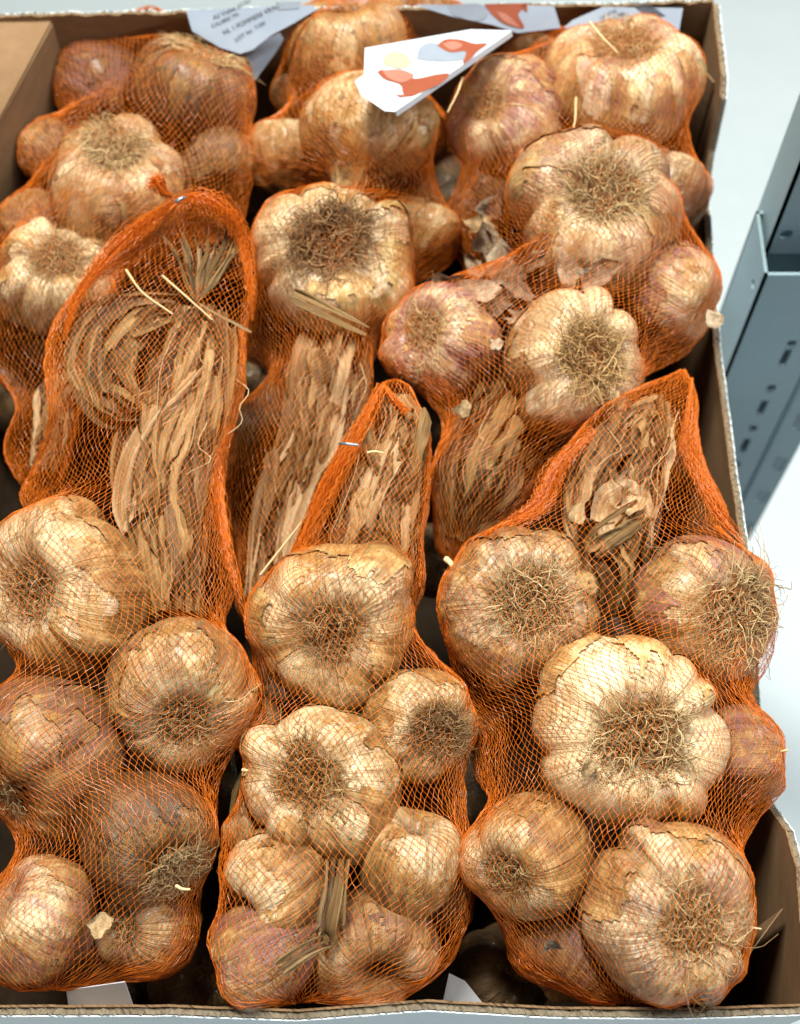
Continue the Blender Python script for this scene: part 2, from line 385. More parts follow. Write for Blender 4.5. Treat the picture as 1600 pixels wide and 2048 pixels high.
# steel shelf upright with punched holes
def prism_with_holes(name, parent, org, ud, vd, nd, w_, h_, holes, m, th=0.0018):
    """plate w_ along ud, h_ along vd, with rectangular/round holes (u,v,hw,hh,kind); built on a grid by boolean-free cells"""
    us = sorted(set([0, w_]+[h[0]-h[2] for h in holes]+[h[0]+h[2] for h in holes]))
    vs_ = sorted(set([0, h_]+[h[1]-h[3] for h in holes]+[h[1]+h[3] for h in holes]))
    org, ud, vd, nd = (np.array(a, float) for a in (org, ud, vd, nd))
    V = []; F = []
    def quad(a, b, c, d):
        i = len(V); V.extend([a, b, c, d]); F.append([i, i+1, i+2, i+3])
    P = lambda u, v, o=0: org+ud*u+vd*v-nd*o
    for i in range(len(us)-1):
        for j in range(len(vs_)-1):
            cu, cv = (us[i]+us[i+1])/2, (vs_[j]+vs_[j+1])/2
            if any(abs(cu-h[0]) < h[2] and abs(cv-h[1]) < h[3] for h in holes): continue
            quad(P(us[i], vs_[j]), P(us[i+1], vs_[j]), P(us[i+1], vs_[j+1]), P(us[i], vs_[j+1]))
    for (u, v, hw, hh, kd) in holes:
        n = 20
        if kd == 'round':
            ring = [(u+hw*0.92*math.cos(a), v+hh*0.92*math.sin(a)) for a in np.arange(n)*2*math.pi/n]
        else:
            ring = []
            for a in np.arange(n)*2*math.pi/n:
                c, s_ = math.cos(a), math.sin(a); k = 1/max(abs(c), abs(s_)); kk = min(k, 1.30)
                ring.append((u+hw*0.97*c*kk, v+hh*0.97*s_*kk))
        sq = []
        for a in np.arange(n)*2*math.pi/n:
            c, s_ = math.cos(a), math.sin(a); k = 1/max(abs(c), abs(s_)); sq.append((u+hw*c*k, v+hh*s_*k))
        for q in range(n):
            r = (q+1) % n
            quad(P(*sq[q]), P(*sq[r]), P(*ring[r]), P(*ring[q]))
            quad(P(*ring[q]), P(*ring[r]), P(*ring[r], th), P(*ring[q], th))
    # edges
    quad(P(0, 0), P(0, h_), P(0, h_, th), P(0, 0, th)); quad(P(w_, 0), P(w_, h_), P(w_, h_, th), P(w_, 0, th))
    quad(P(0, h_), P(w_, h_), P(w_, h_, th), P(0, h_, th))
    o = link(name, mesh_np(name, V, F, m, smooth=False), parent)
    return o
def ony(px, py, y):
    r = ray(px, py); return CAM+r*((y-CAM[1])/r[1])
X0, Zb = 0.206, -0.86
C1 = onx(1530, 550, X0); Y0 = C1[1]; ZT = C1[2]; BK = onx(1500, 456, X0)
rack = empty('shelf_upright', 'blue-grey punched steel shelf upright standing on the floor right of the box', 'shelf upright', (X0, Y0, Zb))
RO = -np.array([X0, Y0, Zb])
XB = ony(1600, 890, Y0)[0]; FW = XB-X0; HT = ZT-Zb
holes = []
def hole(pt, pb, hw, kd):
    a, c = ony(*pt, Y0), ony(*pb, Y0); holes.append([(a[0]+c[0])/2-X0, (a[2]+c[2])/2-Zb, hw, abs(a[2]-c[2])/2, kd])
hole((1590, 680), (1576, 697), .0034, 'round'); hole((1574, 699), (1550, 733), .0026, 'rect')
hole((1543, 769), (1531, 785), .0034, 'round'); hole((1529, 801), (1508, 829), .0026, 'rect')
hole((1608, 828), (1596, 860), .0042, 'rect'); hole((1566, 914), (1549, 942), .0042, 'rect'); hole((1529, 980), (1511, 1004), .0042, 'rect')
for i in (1, 3): holes[i][0] = holes[0][0]
holes[2][0] = holes[0][0]; holes[4][0] = holes[6][0] = holes[5][0]
pa = abs(holes[0][1]-holes[2][1]); pc = abs(holes[5][1]-holes[6][1])
base_h = list(holes)
for k in range(1, 9):
    for i in (0, 1):
        v = holes[2+i][1]-pa*k
        if v > .03: base_h.append([holes[i][0], v, holes[i][2], holes[i][3], holes[i][4]])
for k in range(1, 12):
    v = holes[6][1]-pc*k
    if v > .03: base_h.append([holes[6][0], v]+holes[6][2:])
for k in range(1, 9):
    v = holes[4][1]+pc*k
    if v < HT-.02: base_h.append([holes[6][0], v]+holes[6][2:])
colA = [h for h in base_h if abs(h[0]-holes[0][0]) < 1e-5]; colB = [h for h in base_h if abs(h[0]-holes[6][0]) < 1e-5]
ribx = ony(1600, 765, Y0)[0]-X0
fin = lambda q: [tuple(h) for h in q]
prism_with_holes('front_plate', rack, np.array([X0, Y0, Zb])+RO, (1, 0, 0), (0, 0, 1), (0, -1, 0), ribx-.002, HT, fin(colA), STEEL)
prism_with_holes('front_flange', rack, np.array([X0+ribx+.002, Y0, Zb])+RO, (1, 0, 0), (0, 0, 1), (0, -1, 0), FW-ribx-.002, HT, fin([[h[0]-ribx-.002]+h[1:] for h in colB]), STEEL)
# the pressed groove between the two rows of holes
for nm, u0, v0, u1, v1 in (('groove', ribx-.002, 0, ribx, .003), ('groove', ribx, .003, ribx+.002, 0)):
    L_ = math.hypot(u1-u0, v1-v0)
    prism_with_holes(nm, rack, np.array([X0+u0, Y0+v0, Zb])+RO, ((u1-u0)/L_, (v1-v0)/L_, 0), (0, 0, 1), (0, -1, 0), L_, HT, [], STEEL)
DP = BK[1]-Y0
a_ = onx(1511, 549, X0); c_ = onx(1507, 571, X0)
sh_ = [((a_[1]+c_[1])/2-Y0, (a_[2]+c_[2])/2-Zb-.004, .0032, .0034, 'round')]
prism_with_holes('side_plate', rack, np.array([X0, Y0, Zb])+RO, (0, 1, 0), (0, 0, 1), (-1, 0, 0), DP, HT, sh_, STEEL)
prism_with_holes('rear_return', rack, np.array([X0, Y0+DP, Zb])+RO, (1, 0, 0), (0, 0, 1), (0, 1, 0), .016, HT, [], STEEL)
# upper post standing inside the sleeve
X1 = X0+.004; Y1 = onx(1556, 440, X1)[1]
YB = onx(1502, 455, X1)[1]
hc = ony(1573, 470, Y1)
ih = [(hc[0]-X1, hc[2]-Zb+.10*k, .0042, .0050, 'round') for k in range(0, 6)]
prism_with_holes('inner_post', rack, np.array([X1, Y1, Zb])+RO, (1, 0, 0), (0, 0, 1), (0, -1, 0), .075, 1.7, ih, STEEL)
prism_with_holes('rear_web', rack, np.array([X1+.001, YB-.002, Zb])+RO, (1, 0, 0), (0, 0, 1), (0, -1, 0), .074, 1.7, [], STEEL)
prism_with_holes('inner_post_side', rack, np.array([X1, Y1, Zb])+RO, (0, 1, 0), (0, 0, 1), (-1, 0, 0), YB-Y1, 1.7, [], STEEL)

# ------------------------------------------------------------------ garlic bulbs
PROF = np.array([(0.0, .40), (.10, .41), (.20, .47), (.32, .58), (.52, .66), (.74, .60), (.92, .38), (1.0, .06), (.98, -.24), (.85, -.56), (.60, -.86), (.36, -1.06), (.22, -1.24), (.16, -1.45), (.14, -1.62), (0.0, -1.64)])
NT, NU = 62, 104
def lobes(rng, k, depth):
    e = np.cumsum(rng.uniform(0.45, 1.55, k)); e = e/e[-1]*2*np.pi; off = rng.uniform(0, 6.28)
    size = 1+rng.normal(size=k)*0.075; zsh = rng.normal(size=k)*0.09; dv = rng.uniform(0.15, 1.45, k+1); dv[k] = dv[0]
    def f(th):
        t = np.mod(th-off, 2*np.pi); idx = np.minimum(np.searchsorted(e, t, side='right'), k-1)
        lo = np.where(idx > 0, e[idx-1], 0.0); hi = e[idx]
        s = np.clip(2*(t-lo)/(hi-lo)-1, -1, 1)
        dd = np.where(s < 0, dv[idx], dv[idx+1])
        bul = 1-dd*np.abs(s)**2.6
        nxt = (idx+np.where(s > 0, 1, -1)) % k; bl = 0.5*np.clip(np.abs(s), 0, 1)**3
        sz = size[idx]*(1-bl)+size[nxt]*bl; zs = zsh[idx]*(1-bl)+zsh[nxt]*bl
        return bul, sz, zs
    return f
def wt(t):
    return np.interp(t, [0, .10, .2, .35, .5, .65, .8, 1], [0, .45, .95, 1, .85, .7, .35, .1])
BULBS = {}
OUTER = None
def bulb_geometry(seed, k, depth, elong, rough, outer=.5):
    lf = lobes(np.random.default_rng(seed), k, depth)
    pr = PROF.copy(); pr[:, 1] = np.where(pr[:, 1] < 0.06, 0.06+(pr[:, 1]-0.06)*elong, pr[:, 1])
    def surf(nu, nt):
        prof = spline(pr, nt); prof[:, 0] = np.maximum(prof[:, 0], 0)
        t = np.linspace(0, 1, nt); th = np.arange(nu)*2*np.pi/nu
        bul, sz, zs = lf(th); W = wt(t)[:, None]
        r = prof[:, :1]*(1-depth*(1-bul)[None]*W)*(1+(sz-1)[None]*W)
        z = prof[:, 1:]+zs[None]*W*np.clip(prof[:, :1], 0, 1) - 0.5*depth*(1-bul)[None]*W*np.clip(prof[:, 1:], 0, 1)
        X = np.stack([r*np.cos(th), r*np.sin(th), np.broadcast_to(z, r.shape)], -1)
        n = lowfreq(np.random.default_rng(seed+11), X, 0.9, 2)*0.075 + lowfreq(np.random.default_rng(seed+12), X, 4.0, 3)*0.014*rough
        wv = np.stack([np.broadcast_to(np.cos(th), r.shape)*7, np.broadcast_to(np.sin(th), r.shape)*7, np.broadcast_to(t[:, None]*3, r.shape)], -1)
        n = n+lowfreq(np.random.default_rng(seed+13), wv, 1.0, 2)*0.009*rough
        X = X*(1+n*np.clip(prof[:, :1]*3, 0, 1))[..., None]
        return prof, t, th, bul, W, r, wv, X
    prof, t, th, bul, W, r, wv, X = surf(NU, NT)
    vein = np.stack([np.broadcast_to(np.cos(th), r.shape)*9, np.broadcast_to(np.sin(th), r.shape)*9, np.broadcast_to(t[:, None]*2.2, r.shape)], -1)
    along = np.broadcast_to(t[:, None], r.shape)
    val = np.broadcast_to(np.clip(1-bul*1.6, 0, 1)[None]*W, r.shape)
    # torn outer paper: a second shell kept only where the noise allows, its edge curling off
    nu2, nt2 = 200, 110
    p2, t2, th2, bul2, W2, r2, wv2, X2 = surf(nu2, nt2)
    msk = lowfreq(np.random.default_rng(seed+21), wv2*.28, 1.0, 4)+0.5*lowfreq(np.random.default_rng(seed+22), X2, 5, 4)
    msk = msk-np.interp(t2, [0, .13, .2, .32, .5, .8, 1], [9, .9, .45, .30, -.35, -.35, .0])[:, None]
    thr = np.quantile(msk[20:70], 1-outer)
    edge = np.clip((msk-thr)/.30, 0, 1)
    lift = .010+.030*(1-edge)**2*(.4+.6*np.clip(lowfreq(np.random.default_rng(seed+23), X2, 3, 2)+.5, 0, 1))
    Y = X2*(1+lift[..., None])
    F2 = grid_faces(nu2, nt2, True); keepf = (msk.ravel()[F2] > thr).all(1) & (t2[F2[:, 0]//nu2] > .10) & (t2[F2[:, 0]//nu2] < .86)
    F2 = F2[keepf]; used, inv = np.unique(F2, return_inverse=True)
    vein2 = np.stack([np.broadcast_to(np.cos(th2), r2.shape)*8, np.broadcast_to(np.sin(th2), r2.shape)*8, np.broadcast_to(t2[:, None]*2.0, r2.shape)], -1)
    ome = None
    if len(F2) > 20:
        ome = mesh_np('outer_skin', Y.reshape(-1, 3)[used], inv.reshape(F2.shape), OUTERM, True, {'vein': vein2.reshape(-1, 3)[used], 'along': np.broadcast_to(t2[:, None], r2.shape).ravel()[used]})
    V = X.reshape(-1, 3); F = grid_faces(NU, NT, True)
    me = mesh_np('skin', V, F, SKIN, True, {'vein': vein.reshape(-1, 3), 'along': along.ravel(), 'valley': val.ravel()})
    # support table for the net: radius in the direction (th, phi), root dip filled
    NPH = 40
    tab = np.zeros((NU, NPH)); ph = np.linspace(-np.pi/2, np.pi/2, NPH)
    for j in range(NU):
        q = X[:, j]; rho = np.hypot(q[:, 0], q[:, 1]); zc = q[:, 2]
        top = zc.max(); kk = int(np.argmax(zc)); rho2 = rho[kk:]; z2 = zc[kk:]
        pp = np.arctan2(z2, rho2)[::-1]; rr = np.hypot(rho2, z2)[::-1]
        o = np.argsort(pp); tab[j] = np.interp(ph, pp[o], rr[o])
        hi = ph > np.arctan2(z2[0], max(rho2[0], 1e-3)); tab[j, hi] = top/np.sin(ph[hi])
        lo = ph < -1.05; tab[j, lo] = np.minimum(tab[j, lo], 1.0)
    return me, tab, ph, ome
def tuft_mesh(seed, n=300, rad=0.50):
    rng = np.random.default_rng(seed); k = 13
    a = rng.uniform(0, 6.283, n); r0 = np.sqrt(rng.random(n))*0.55*rad
    lift = rng.random(n)**0.8
    P = np.zeros((n, k, 3)); P[:, 0] = np.stack([r0*np.cos(a), r0*np.sin(a), .40+.30*lift*rng.random(n)], -1)
    a2 = a+rng.normal(size=n)*1.0
    d = np.stack([np.cos(a2), np.sin(a2), 0.9*rng.random(n)+.15], -1)
    L = rng.uniform(0.30, 0.85, n)*rad/0.5*0.62; L[rng.random(n) < 0.06] *= 1.6
    ax = rng.normal(size=(n, 3)); ax[:, 2] *= 1.6; ax /= np.linalg.norm(ax, axis=1, keepdims=True); curl = rng.normal(size=n)*0.36
    for i in range(1, k):
        d /= np.linalg.norm(d, axis=1, keepdims=True)
        d = d+np.cross(ax, d)*curl[:, None]+rng.normal(size=(n, 3))*0.20
        P[:, i] = P[:, i-1]+d/np.linalg.norm(d, axis=1, keepdims=True)*(L/(k-1))[:, None]
        rho = np.hypot(P[:, i, 0], P[:, i, 1])
        over = rho > rad*1.6*(.7+.6*lift); d[over, :2] -= 1.2*P[over, i, :2]/rho[over, None]
        floor_ = np.interp(rho, [0, .2, .35, .52, .75, .95], [.42, .49, .61, .68, .62, .38])
        top_ = np.interp(rho, [0, .3, .6, .9], [.76, .76, .73, .56])
        ceil_ = floor_+(top_-floor_)*(.25+.75*lift)
        P[:, i, 2] = np.clip(P[:, i, 2], floor_+0.008, ceil_)
        d[:, 2] = np.where(P[:, i, 2] >= ceil_-1e-4, -0.2, d[:, 2])
    r = np.linspace(0.0072, 0.0034, k)[None]*rng.uniform(0.7, 1.3, n)[:, None]
    V, F = tubes(P, r, rng)
    tone = np.repeat(np.clip(rng.beta(1.8, 1.7, n), 0, 1), k*3)*0.72+0.28*np.clip((V[:, 2]-.45)/.3, 0, 1)
    return mesh_np('root_tuft', V, F, ROOT, True, {'tone': tone})
TUFTS = [tuft_mesh(100+i, 420, 0.46) for i in range(4)]
TUFTS_BIG = [tuft_mesh(200+i, 760, 0.56) for i in range(4)]
TUFTS_SMALL = [tuft_mesh(300+i, 200, 0.34) for i in range(2)]
SUP = {}     # bag -> supports for the net
def bulb(bag, px, py, rp, z, dr, tone, label, k=7, depth=.13, elong=1.0, sx=1.0, seed=None, tuft='m', rough=1.0, roll=None, rootc=(1, 1, 1), outer=None, group='garlic bulbs in orange net bags'):
    seed = seed if seed is not None else int(px*7+py)
    rng = np.random.default_rng(seed+5)
    d = depth_ = (z-CAM[2])/ray(px, py)[2]
    R = rp*d/FPX
    c = at(px, py, z)
    if z < .02 and c[1]-R*.9 < yf+.003: c[1] = yf+.003+R*.9
    me, tab, ph, ome = bulb_geometry(seed, k, depth, elong, rough, outer if outer is not None else rng.uniform(.22, .5)+.25*tone[0])
    zax = Vector(RCAM @ (np.array(dr, float)/np.linalg.norm(dr)))
    q = zax.to_track_quat('Z', 'Y') @ Quaternion((0, 0, 1), rng.uniform(0, 6.28) if roll is None else roll)
    o = empty('garlic_bulb', label, 'garlic bulb', tuple(c), group)
    o.rotation_mode = 'QUATERNION'; o.rotation_quaternion = q; o.scale = (R*sx, R/sx**0.5, R)
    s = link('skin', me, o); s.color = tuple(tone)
    if ome and bag != 'X':
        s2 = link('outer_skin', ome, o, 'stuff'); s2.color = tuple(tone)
    if tuft:
        T = {'m': TUFTS, 'b': TUFTS_BIG, 's': TUFTS_SMALL}[tuft]
        t = link('root_tuft', T[seed % len(T)], o, 'stuff'); t.rotation_euler = (0, 0, rng.uniform(0, 6.28)); t.color = rootc+(1,); t.scale = (rng.uniform(.85, 1.25), rng.uniform(.8, 1.15), rng.uniform(.9, 1.08)); t.location = (rng.normal()*.05, rng.normal()*.05, 0)
    M = np.array(q.to_matrix())@np.diag([R*sx, R/sx**0.5, R])
    SUP.setdefault(bag, []).append(('bulb', c, M, np.linalg.inv(M), tab, ph, R))
    return o
# tone = (tan, purple, dirt, value)
G = 'garlic bulbs in orange net bags'
# --- bag A, far left; first two bulbs carry the rear corner's shade in their tone
bulb('A', 200, 160, 92, -.045, (-.2, .3, -.4), (1.0, .5, .4, .62), 'purple-brown bulb darkened with painted shade in the far left corner of the top left bag', 6, .08, tuft=None)
bulb('A', 390, 176, 120, -.022, (.30, .80, .55), (1.0, .3, .3, .68), 'brown bulb darkened with painted shade, with a fuzzy root crown beside the top left paper tag', 6, .07, tuft='b')
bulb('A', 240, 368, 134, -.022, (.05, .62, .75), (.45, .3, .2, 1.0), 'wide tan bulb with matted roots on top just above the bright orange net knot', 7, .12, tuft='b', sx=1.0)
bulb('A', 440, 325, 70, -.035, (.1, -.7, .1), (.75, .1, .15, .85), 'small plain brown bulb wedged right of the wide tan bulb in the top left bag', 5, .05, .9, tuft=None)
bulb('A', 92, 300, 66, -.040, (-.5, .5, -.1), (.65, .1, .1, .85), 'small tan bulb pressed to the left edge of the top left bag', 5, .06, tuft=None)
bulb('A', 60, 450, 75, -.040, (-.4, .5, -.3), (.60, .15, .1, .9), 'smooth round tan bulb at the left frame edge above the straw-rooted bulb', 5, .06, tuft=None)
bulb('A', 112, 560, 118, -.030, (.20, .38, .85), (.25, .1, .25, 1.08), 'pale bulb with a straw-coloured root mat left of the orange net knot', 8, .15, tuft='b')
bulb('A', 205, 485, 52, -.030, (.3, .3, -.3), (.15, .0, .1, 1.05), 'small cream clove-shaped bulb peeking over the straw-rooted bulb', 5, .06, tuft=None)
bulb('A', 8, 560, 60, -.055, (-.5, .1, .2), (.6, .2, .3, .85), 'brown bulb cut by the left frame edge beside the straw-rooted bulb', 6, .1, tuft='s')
# --- bag B, top middle
bulb('B', 700, 95, 132, -.025, (.0, .80, .55), (.62, .1, .45, .95), 'tan bulb with a dark root hollow at the top centre behind the printed card', 7, .14, tuft='s')
bulb('B', 870, 50, 78, -.045, (.3, .7, .4), (.7, .1, .7, .75), 'earthy brown bulb half hidden behind the printed card', 6, .1, tuft='s')
bulb('B', 735, 262, 130, -.018, (.25, .72, -.25), (.30, .1, .05, 1.12), 'glossy kidney-shaped tan bulb directly below the printed card', 4, .20, .85, 1.04, tuft=None, seed=31)
bulb('B', 558, 300, 72, -.040, (-.1, .75, .0), (.38, .1, .1, 1.0), 'upright orange-tan bulb on the left rim of the top middle bag', 5, .10, 1.1, tuft=None)
bulb('B', 605, 185, 58, -.050, (-.1, .8, .1), (.55, .1, .1, .9), 'small shaded bulb between the top centre bulb and the kidney-shaped one', 5, .06, tuft=None)
bulb('B', 670, 513, 158, -.012, (.06, .10, 1.0), (.18, .1, .18, 1.08), 'large pale bulb with a wide dark nest of roots in the middle bag', 9, .13, .9, tuft='b', seed=77, rootc=(0.68, 0.55, 0.49))
bulb('B', 855, 455, 76, -.045, (.3, .6, .1), (.30, .1, .25, 1.0), 'half hidden bulb with a white streak between the middle and right top bags', 5, .10, tuft=None)
# --- bag C, top right
bulb('C', 1252, 172, 150, -.012, (-.08, .62, .72), (.18, .55, .15, 1.08), 'big cream bulb with long straw roots in the top right corner of the pile', 8, .13, .72, tuft='b', seed=12)
bulb('C', 1062, 112, 70, -.040, (.0, .7, .1), (.65, .1, .1, .95), 'amber bulb buried under dense netting at the top right bag shoulder', 5, .05, tuft=None)
bulb('C', 1010, 243, 116, -.018, (-.55, .30, .75), (.35, .75, .15, 1.0), 'pink-flushed bulb with roots on its left side in the top right bag', 7, .08, 1.0, tuft='b', seed=15)
bulb('C', 1196, 432, 160, .000, (.0, .33, .92), (.22, .45, .22, 1.03), 'very large knobbly bulb with golden roots in the centre of the top right bag', 7, .16, 1.0, tuft='b', seed=18)
bulb('C', 1335, 378, 90, -.035, (.4, .8, .0), (.22, .5, .1, 1.02), 'elongated cream bulb with a pale streak on the right bag edge', 4, .13, 1.15, tuft=None, seed=21)
bulb('C', 1352, 588, 98, -.022, (.62, -.45, .25), (.40, .75, .1, 1.0), 'striped pinkish bulb lying sideways at the right edge of the top right bag', 6, .07, 1.05, tuft='s', seed=24)
bulb('C', 1150, 720, 156, -.008, (.22, .10, .95), (.18, .25, .28, 1.06), 'lumpy cream bulb with swirled roots at the bottom of the top right bag', 7, .17, .9, tuft='b', seed=27, rootc=(1.00, 0.91, 0.78))
bulb('C', 880, 680, 116, -.018, (-.50, .15, .75), (.30, .95, .25, 1.0), 'purple-streaked bulb with roots facing left, low in the top right bag', 7, .11, 1.0, tuft='b', seed=30)
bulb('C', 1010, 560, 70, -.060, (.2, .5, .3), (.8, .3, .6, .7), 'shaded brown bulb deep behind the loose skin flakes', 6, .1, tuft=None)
# --- bag D, left
bulb('D', 130, 1180, 166, -.005, (-.42, .05, .88), (.36, .05, .35, 1.0), 'big tan bulb with a sooty root nest at the left edge below the orange fold', 9, .08, .95, tuft='b', seed=41, sx=1.02, rootc=(0.81, 0.75, 0.72))
bulb('D', 362, 1392, 150, .000, (.18, -.42, .85), (.52, .25, .35, .95), 'tan bulb with ash-grey roots and a ragged lower tip in the left bag', 7, .08, 1.0, tuft='b', seed=44, rootc=(1.00, 1.00, 1.00))
bulb('D', 88, 1512, 150, -.005, (-.62, -.42, .62), (.72, .40, .35, .90), 'ribbed pink-brown bulb with trailing roots at the left frame edge', 10, .05, 1.0, tuft='b', seed=47)
bulb('D', 298, 1680, 136, .000, (.62, -.45, .55), (1.0, .1, 1.0, .60), 'dusty brown oval bulb with a dark bruise at its lower left', 5, .05, 1.05, tuft='b', seed=50, sx=1.04)
bulb('D', 75, 1840, 128, -.012, (-.45, .35, .25), (.32, .60, .15, 1.0), 'pale pink-veined bulb in the bottom left corner', 6, .08, .8, tuft=None, seed=53)
bulb('D', 285, 1850, 100, -.025, (-.30, .1, .45), (.60, .45, .45, .90), 'shadowed bulb with curled dry skin under the dusty oval bulb', 6, .10, tuft='s', seed=56)
bulb('D', 230, 1440, 60, -.06, (-.3, .1, .2), (.8, .3, .6, .75), 'dark bulb deep between the left bag bulbs', 6, .10, tuft=None, seed=57)
# --- bag E, middle
bulb('E', 672, 1248, 158, .002, (-.10, -.08, 1.0), (.42, .10, .5, 1.0), 'round tan bulb with a flat grey root plate, topmost in the middle lower bag', 8, .07, .9, tuft='m', seed=61, rootc=(0.88, 0.81, 0.75))
bulb('E', 842, 1446, 126, -.010, (.45, -.05, .85), (.35, .05, .30, 1.0), 'tan bulb with dark roots at its right, tucked against the bag in the middle', 7, .12, tuft='b', seed=64, rootc=(0.65, 0.55, 0.49))
bulb('E', 645, 1560, 162, .000, (-.30, .22, .92), (.30, .10, .45, 1.02), 'large uneven bulb with an off-centre root patch and shiny cream cloves', 7, .17, 1.0, tuft='b', seed=67, rootc=(0.78, 0.68, 0.55))
bulb('E', 552, 1770, 112, -.005, (-.62, -.40, .30), (.32, .10, .15, 1.04), 'shiny clove-ribbed bulb left of the flat straw stem', 7, .10, 1.0, tuft='s', seed=70)
bulb('E', 822, 1715, 108, -.002, (.15, .85, .10), (.42, .10, .15, 1.02), 'teardrop bulb narrowing downwards, right of the flat straw stem', 5, .05, 1.1, tuft=None, seed=73)
bulb('E', 505, 1960, 105, -.008, (-.80, -.40, .05), (.50, .65, .1, .95), 'purple-striped bulb tapering to a pale neck at the front box edge', 6, .06, 1.15, tuft=None, seed=76)
bulb('E', 748, 1975, 125, -.018, (.1, -.3, .6), (.68, .30, .5, .95), 'rust-brown flaky bulb pressed to the middle of the front box edge', 7, .09, tuft=None, seed=79)
bulb('E', 502, 1655, 58, -.020, (-.4, .5, .1), (.40, .1, .1, .98), 'small tan bulb above the shiny clove-ribbed bulb', 5, .08, tuft=None, seed=82)
bulb('E', 905, 1800, 62, -.030, (.6, .0, .2), (.70, .3, .3, .9), 'russet bulb behind taut netting on the right side of the middle bag', 6, .06, tuft=None, seed=85)
bulb('E', 520, 1460, 60, -.030, (-.4, .4, .3), (.65, .45, .6, .85), 'narrow dirty bulb at the left side of the middle lower bag', 6, .06, 1.1, tuft=None, seed=86)
# --- bag F, right
bulb('F', 1042, 1218, 160, -.002, (.02, .14, 1.0), (.52, .30, .9, .96), 'weathered bulb with a soil-stained face at the top of the right lower bag', 9, .10, .9, tuft='b', seed=91)
bulb('F', 1415, 1222, 162, -.008, (.36, .0, .92), (.48, .70, .30, 1.0), 'large violet-banded bulb with roots on its right side beside the box rim', 7, .06, .9, tuft='b', seed=94)
bulb('F', 1255, 1478, 198, .008, (.0, .16, 1.0), (.02, .05, .15, 1.10), 'biggest pale cream bulb with radiating straw roots in the right lower bag', 9, .11, .9, tuft='b', seed=97, sx=1.02)
bulb('F', 1498, 1515, 98, -.018, (.80, .05, .20), (.62, .6, .12, .92), 'purple-veined bulb bulging over the right box rim', 6, .07, 1.0, tuft='s', seed=100)
bulb('F', 1050, 1712, 142, .000, (-.50, -.22, .80), (.50, .05, .15, 1.05), 'glossy yellow-tan bulb with its root plate at the lower left', 4, .14, .95, 1.0, tuft='m', seed=103)
bulb('F', 1348, 1832, 180, .004, (.18, .04, .95), (.38, .45, .5, 1.0), 'knobbly bulb with tangled roots in the bottom right corner', 8, .14, .9, tuft='b', seed=106)
bulb('F', 975, 1430, 72, -.045, (-.2, .2, .2), (.80, .5, .3, .85), 'brown bulb veiled by dense netting at the left flank of the right bag', 6, .06, tuft=None, seed=109)
bulb('F', 1150, 1980, 112, -.030, (-.2, -.3, .2), (.75, .6, .15, .8), 'plum-coloured bulb under stretched netting at the front box edge', 6, .06, tuft=None, seed=112)
# --- loose fill, deep below; shade of the gaps is put into their low value
bulb('X', 1010, 1950, 105, -.085, (.3, .3, .5), (.9, .2, 1.0, .38), 'soil-covered, shade-coloured bulb in the gap between the two front bags', 7, .1, tuft='s', seed=120, group='garlic bulbs lower in the box')
bulb('X', 400, 1960, 95, -.090, (.3, .3, .5), (.9, .2, 1.0, .38), 'shade-coloured bulb low in the gap left of the striped front bulb', 7, .1, tuft='s', seed=121, group='garlic bulbs lower in the box')
bulb('X', 860, 1120, 80, -.090, (.3, .3, .5), (.9, .2, 1.0, .38), 'shade-coloured bulb sunk in the black gap left of the weathered bulb', 7, .1, tuft=None, seed=122, group='garlic bulbs lower in the box')

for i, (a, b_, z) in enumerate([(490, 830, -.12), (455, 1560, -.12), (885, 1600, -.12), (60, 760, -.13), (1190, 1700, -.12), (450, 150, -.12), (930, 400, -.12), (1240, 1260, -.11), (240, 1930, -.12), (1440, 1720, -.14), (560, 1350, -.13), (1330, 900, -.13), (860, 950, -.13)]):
    bulb('X', a, b_, 100, z, (.3, .3, .5), (.9, .2, 1.0, .33), 'shade-coloured fill bulb in the bottom layer, seen only through gaps between bags', 7, .1, tuft=None, seed=130+i, group='garlic bulbs lower in the box')

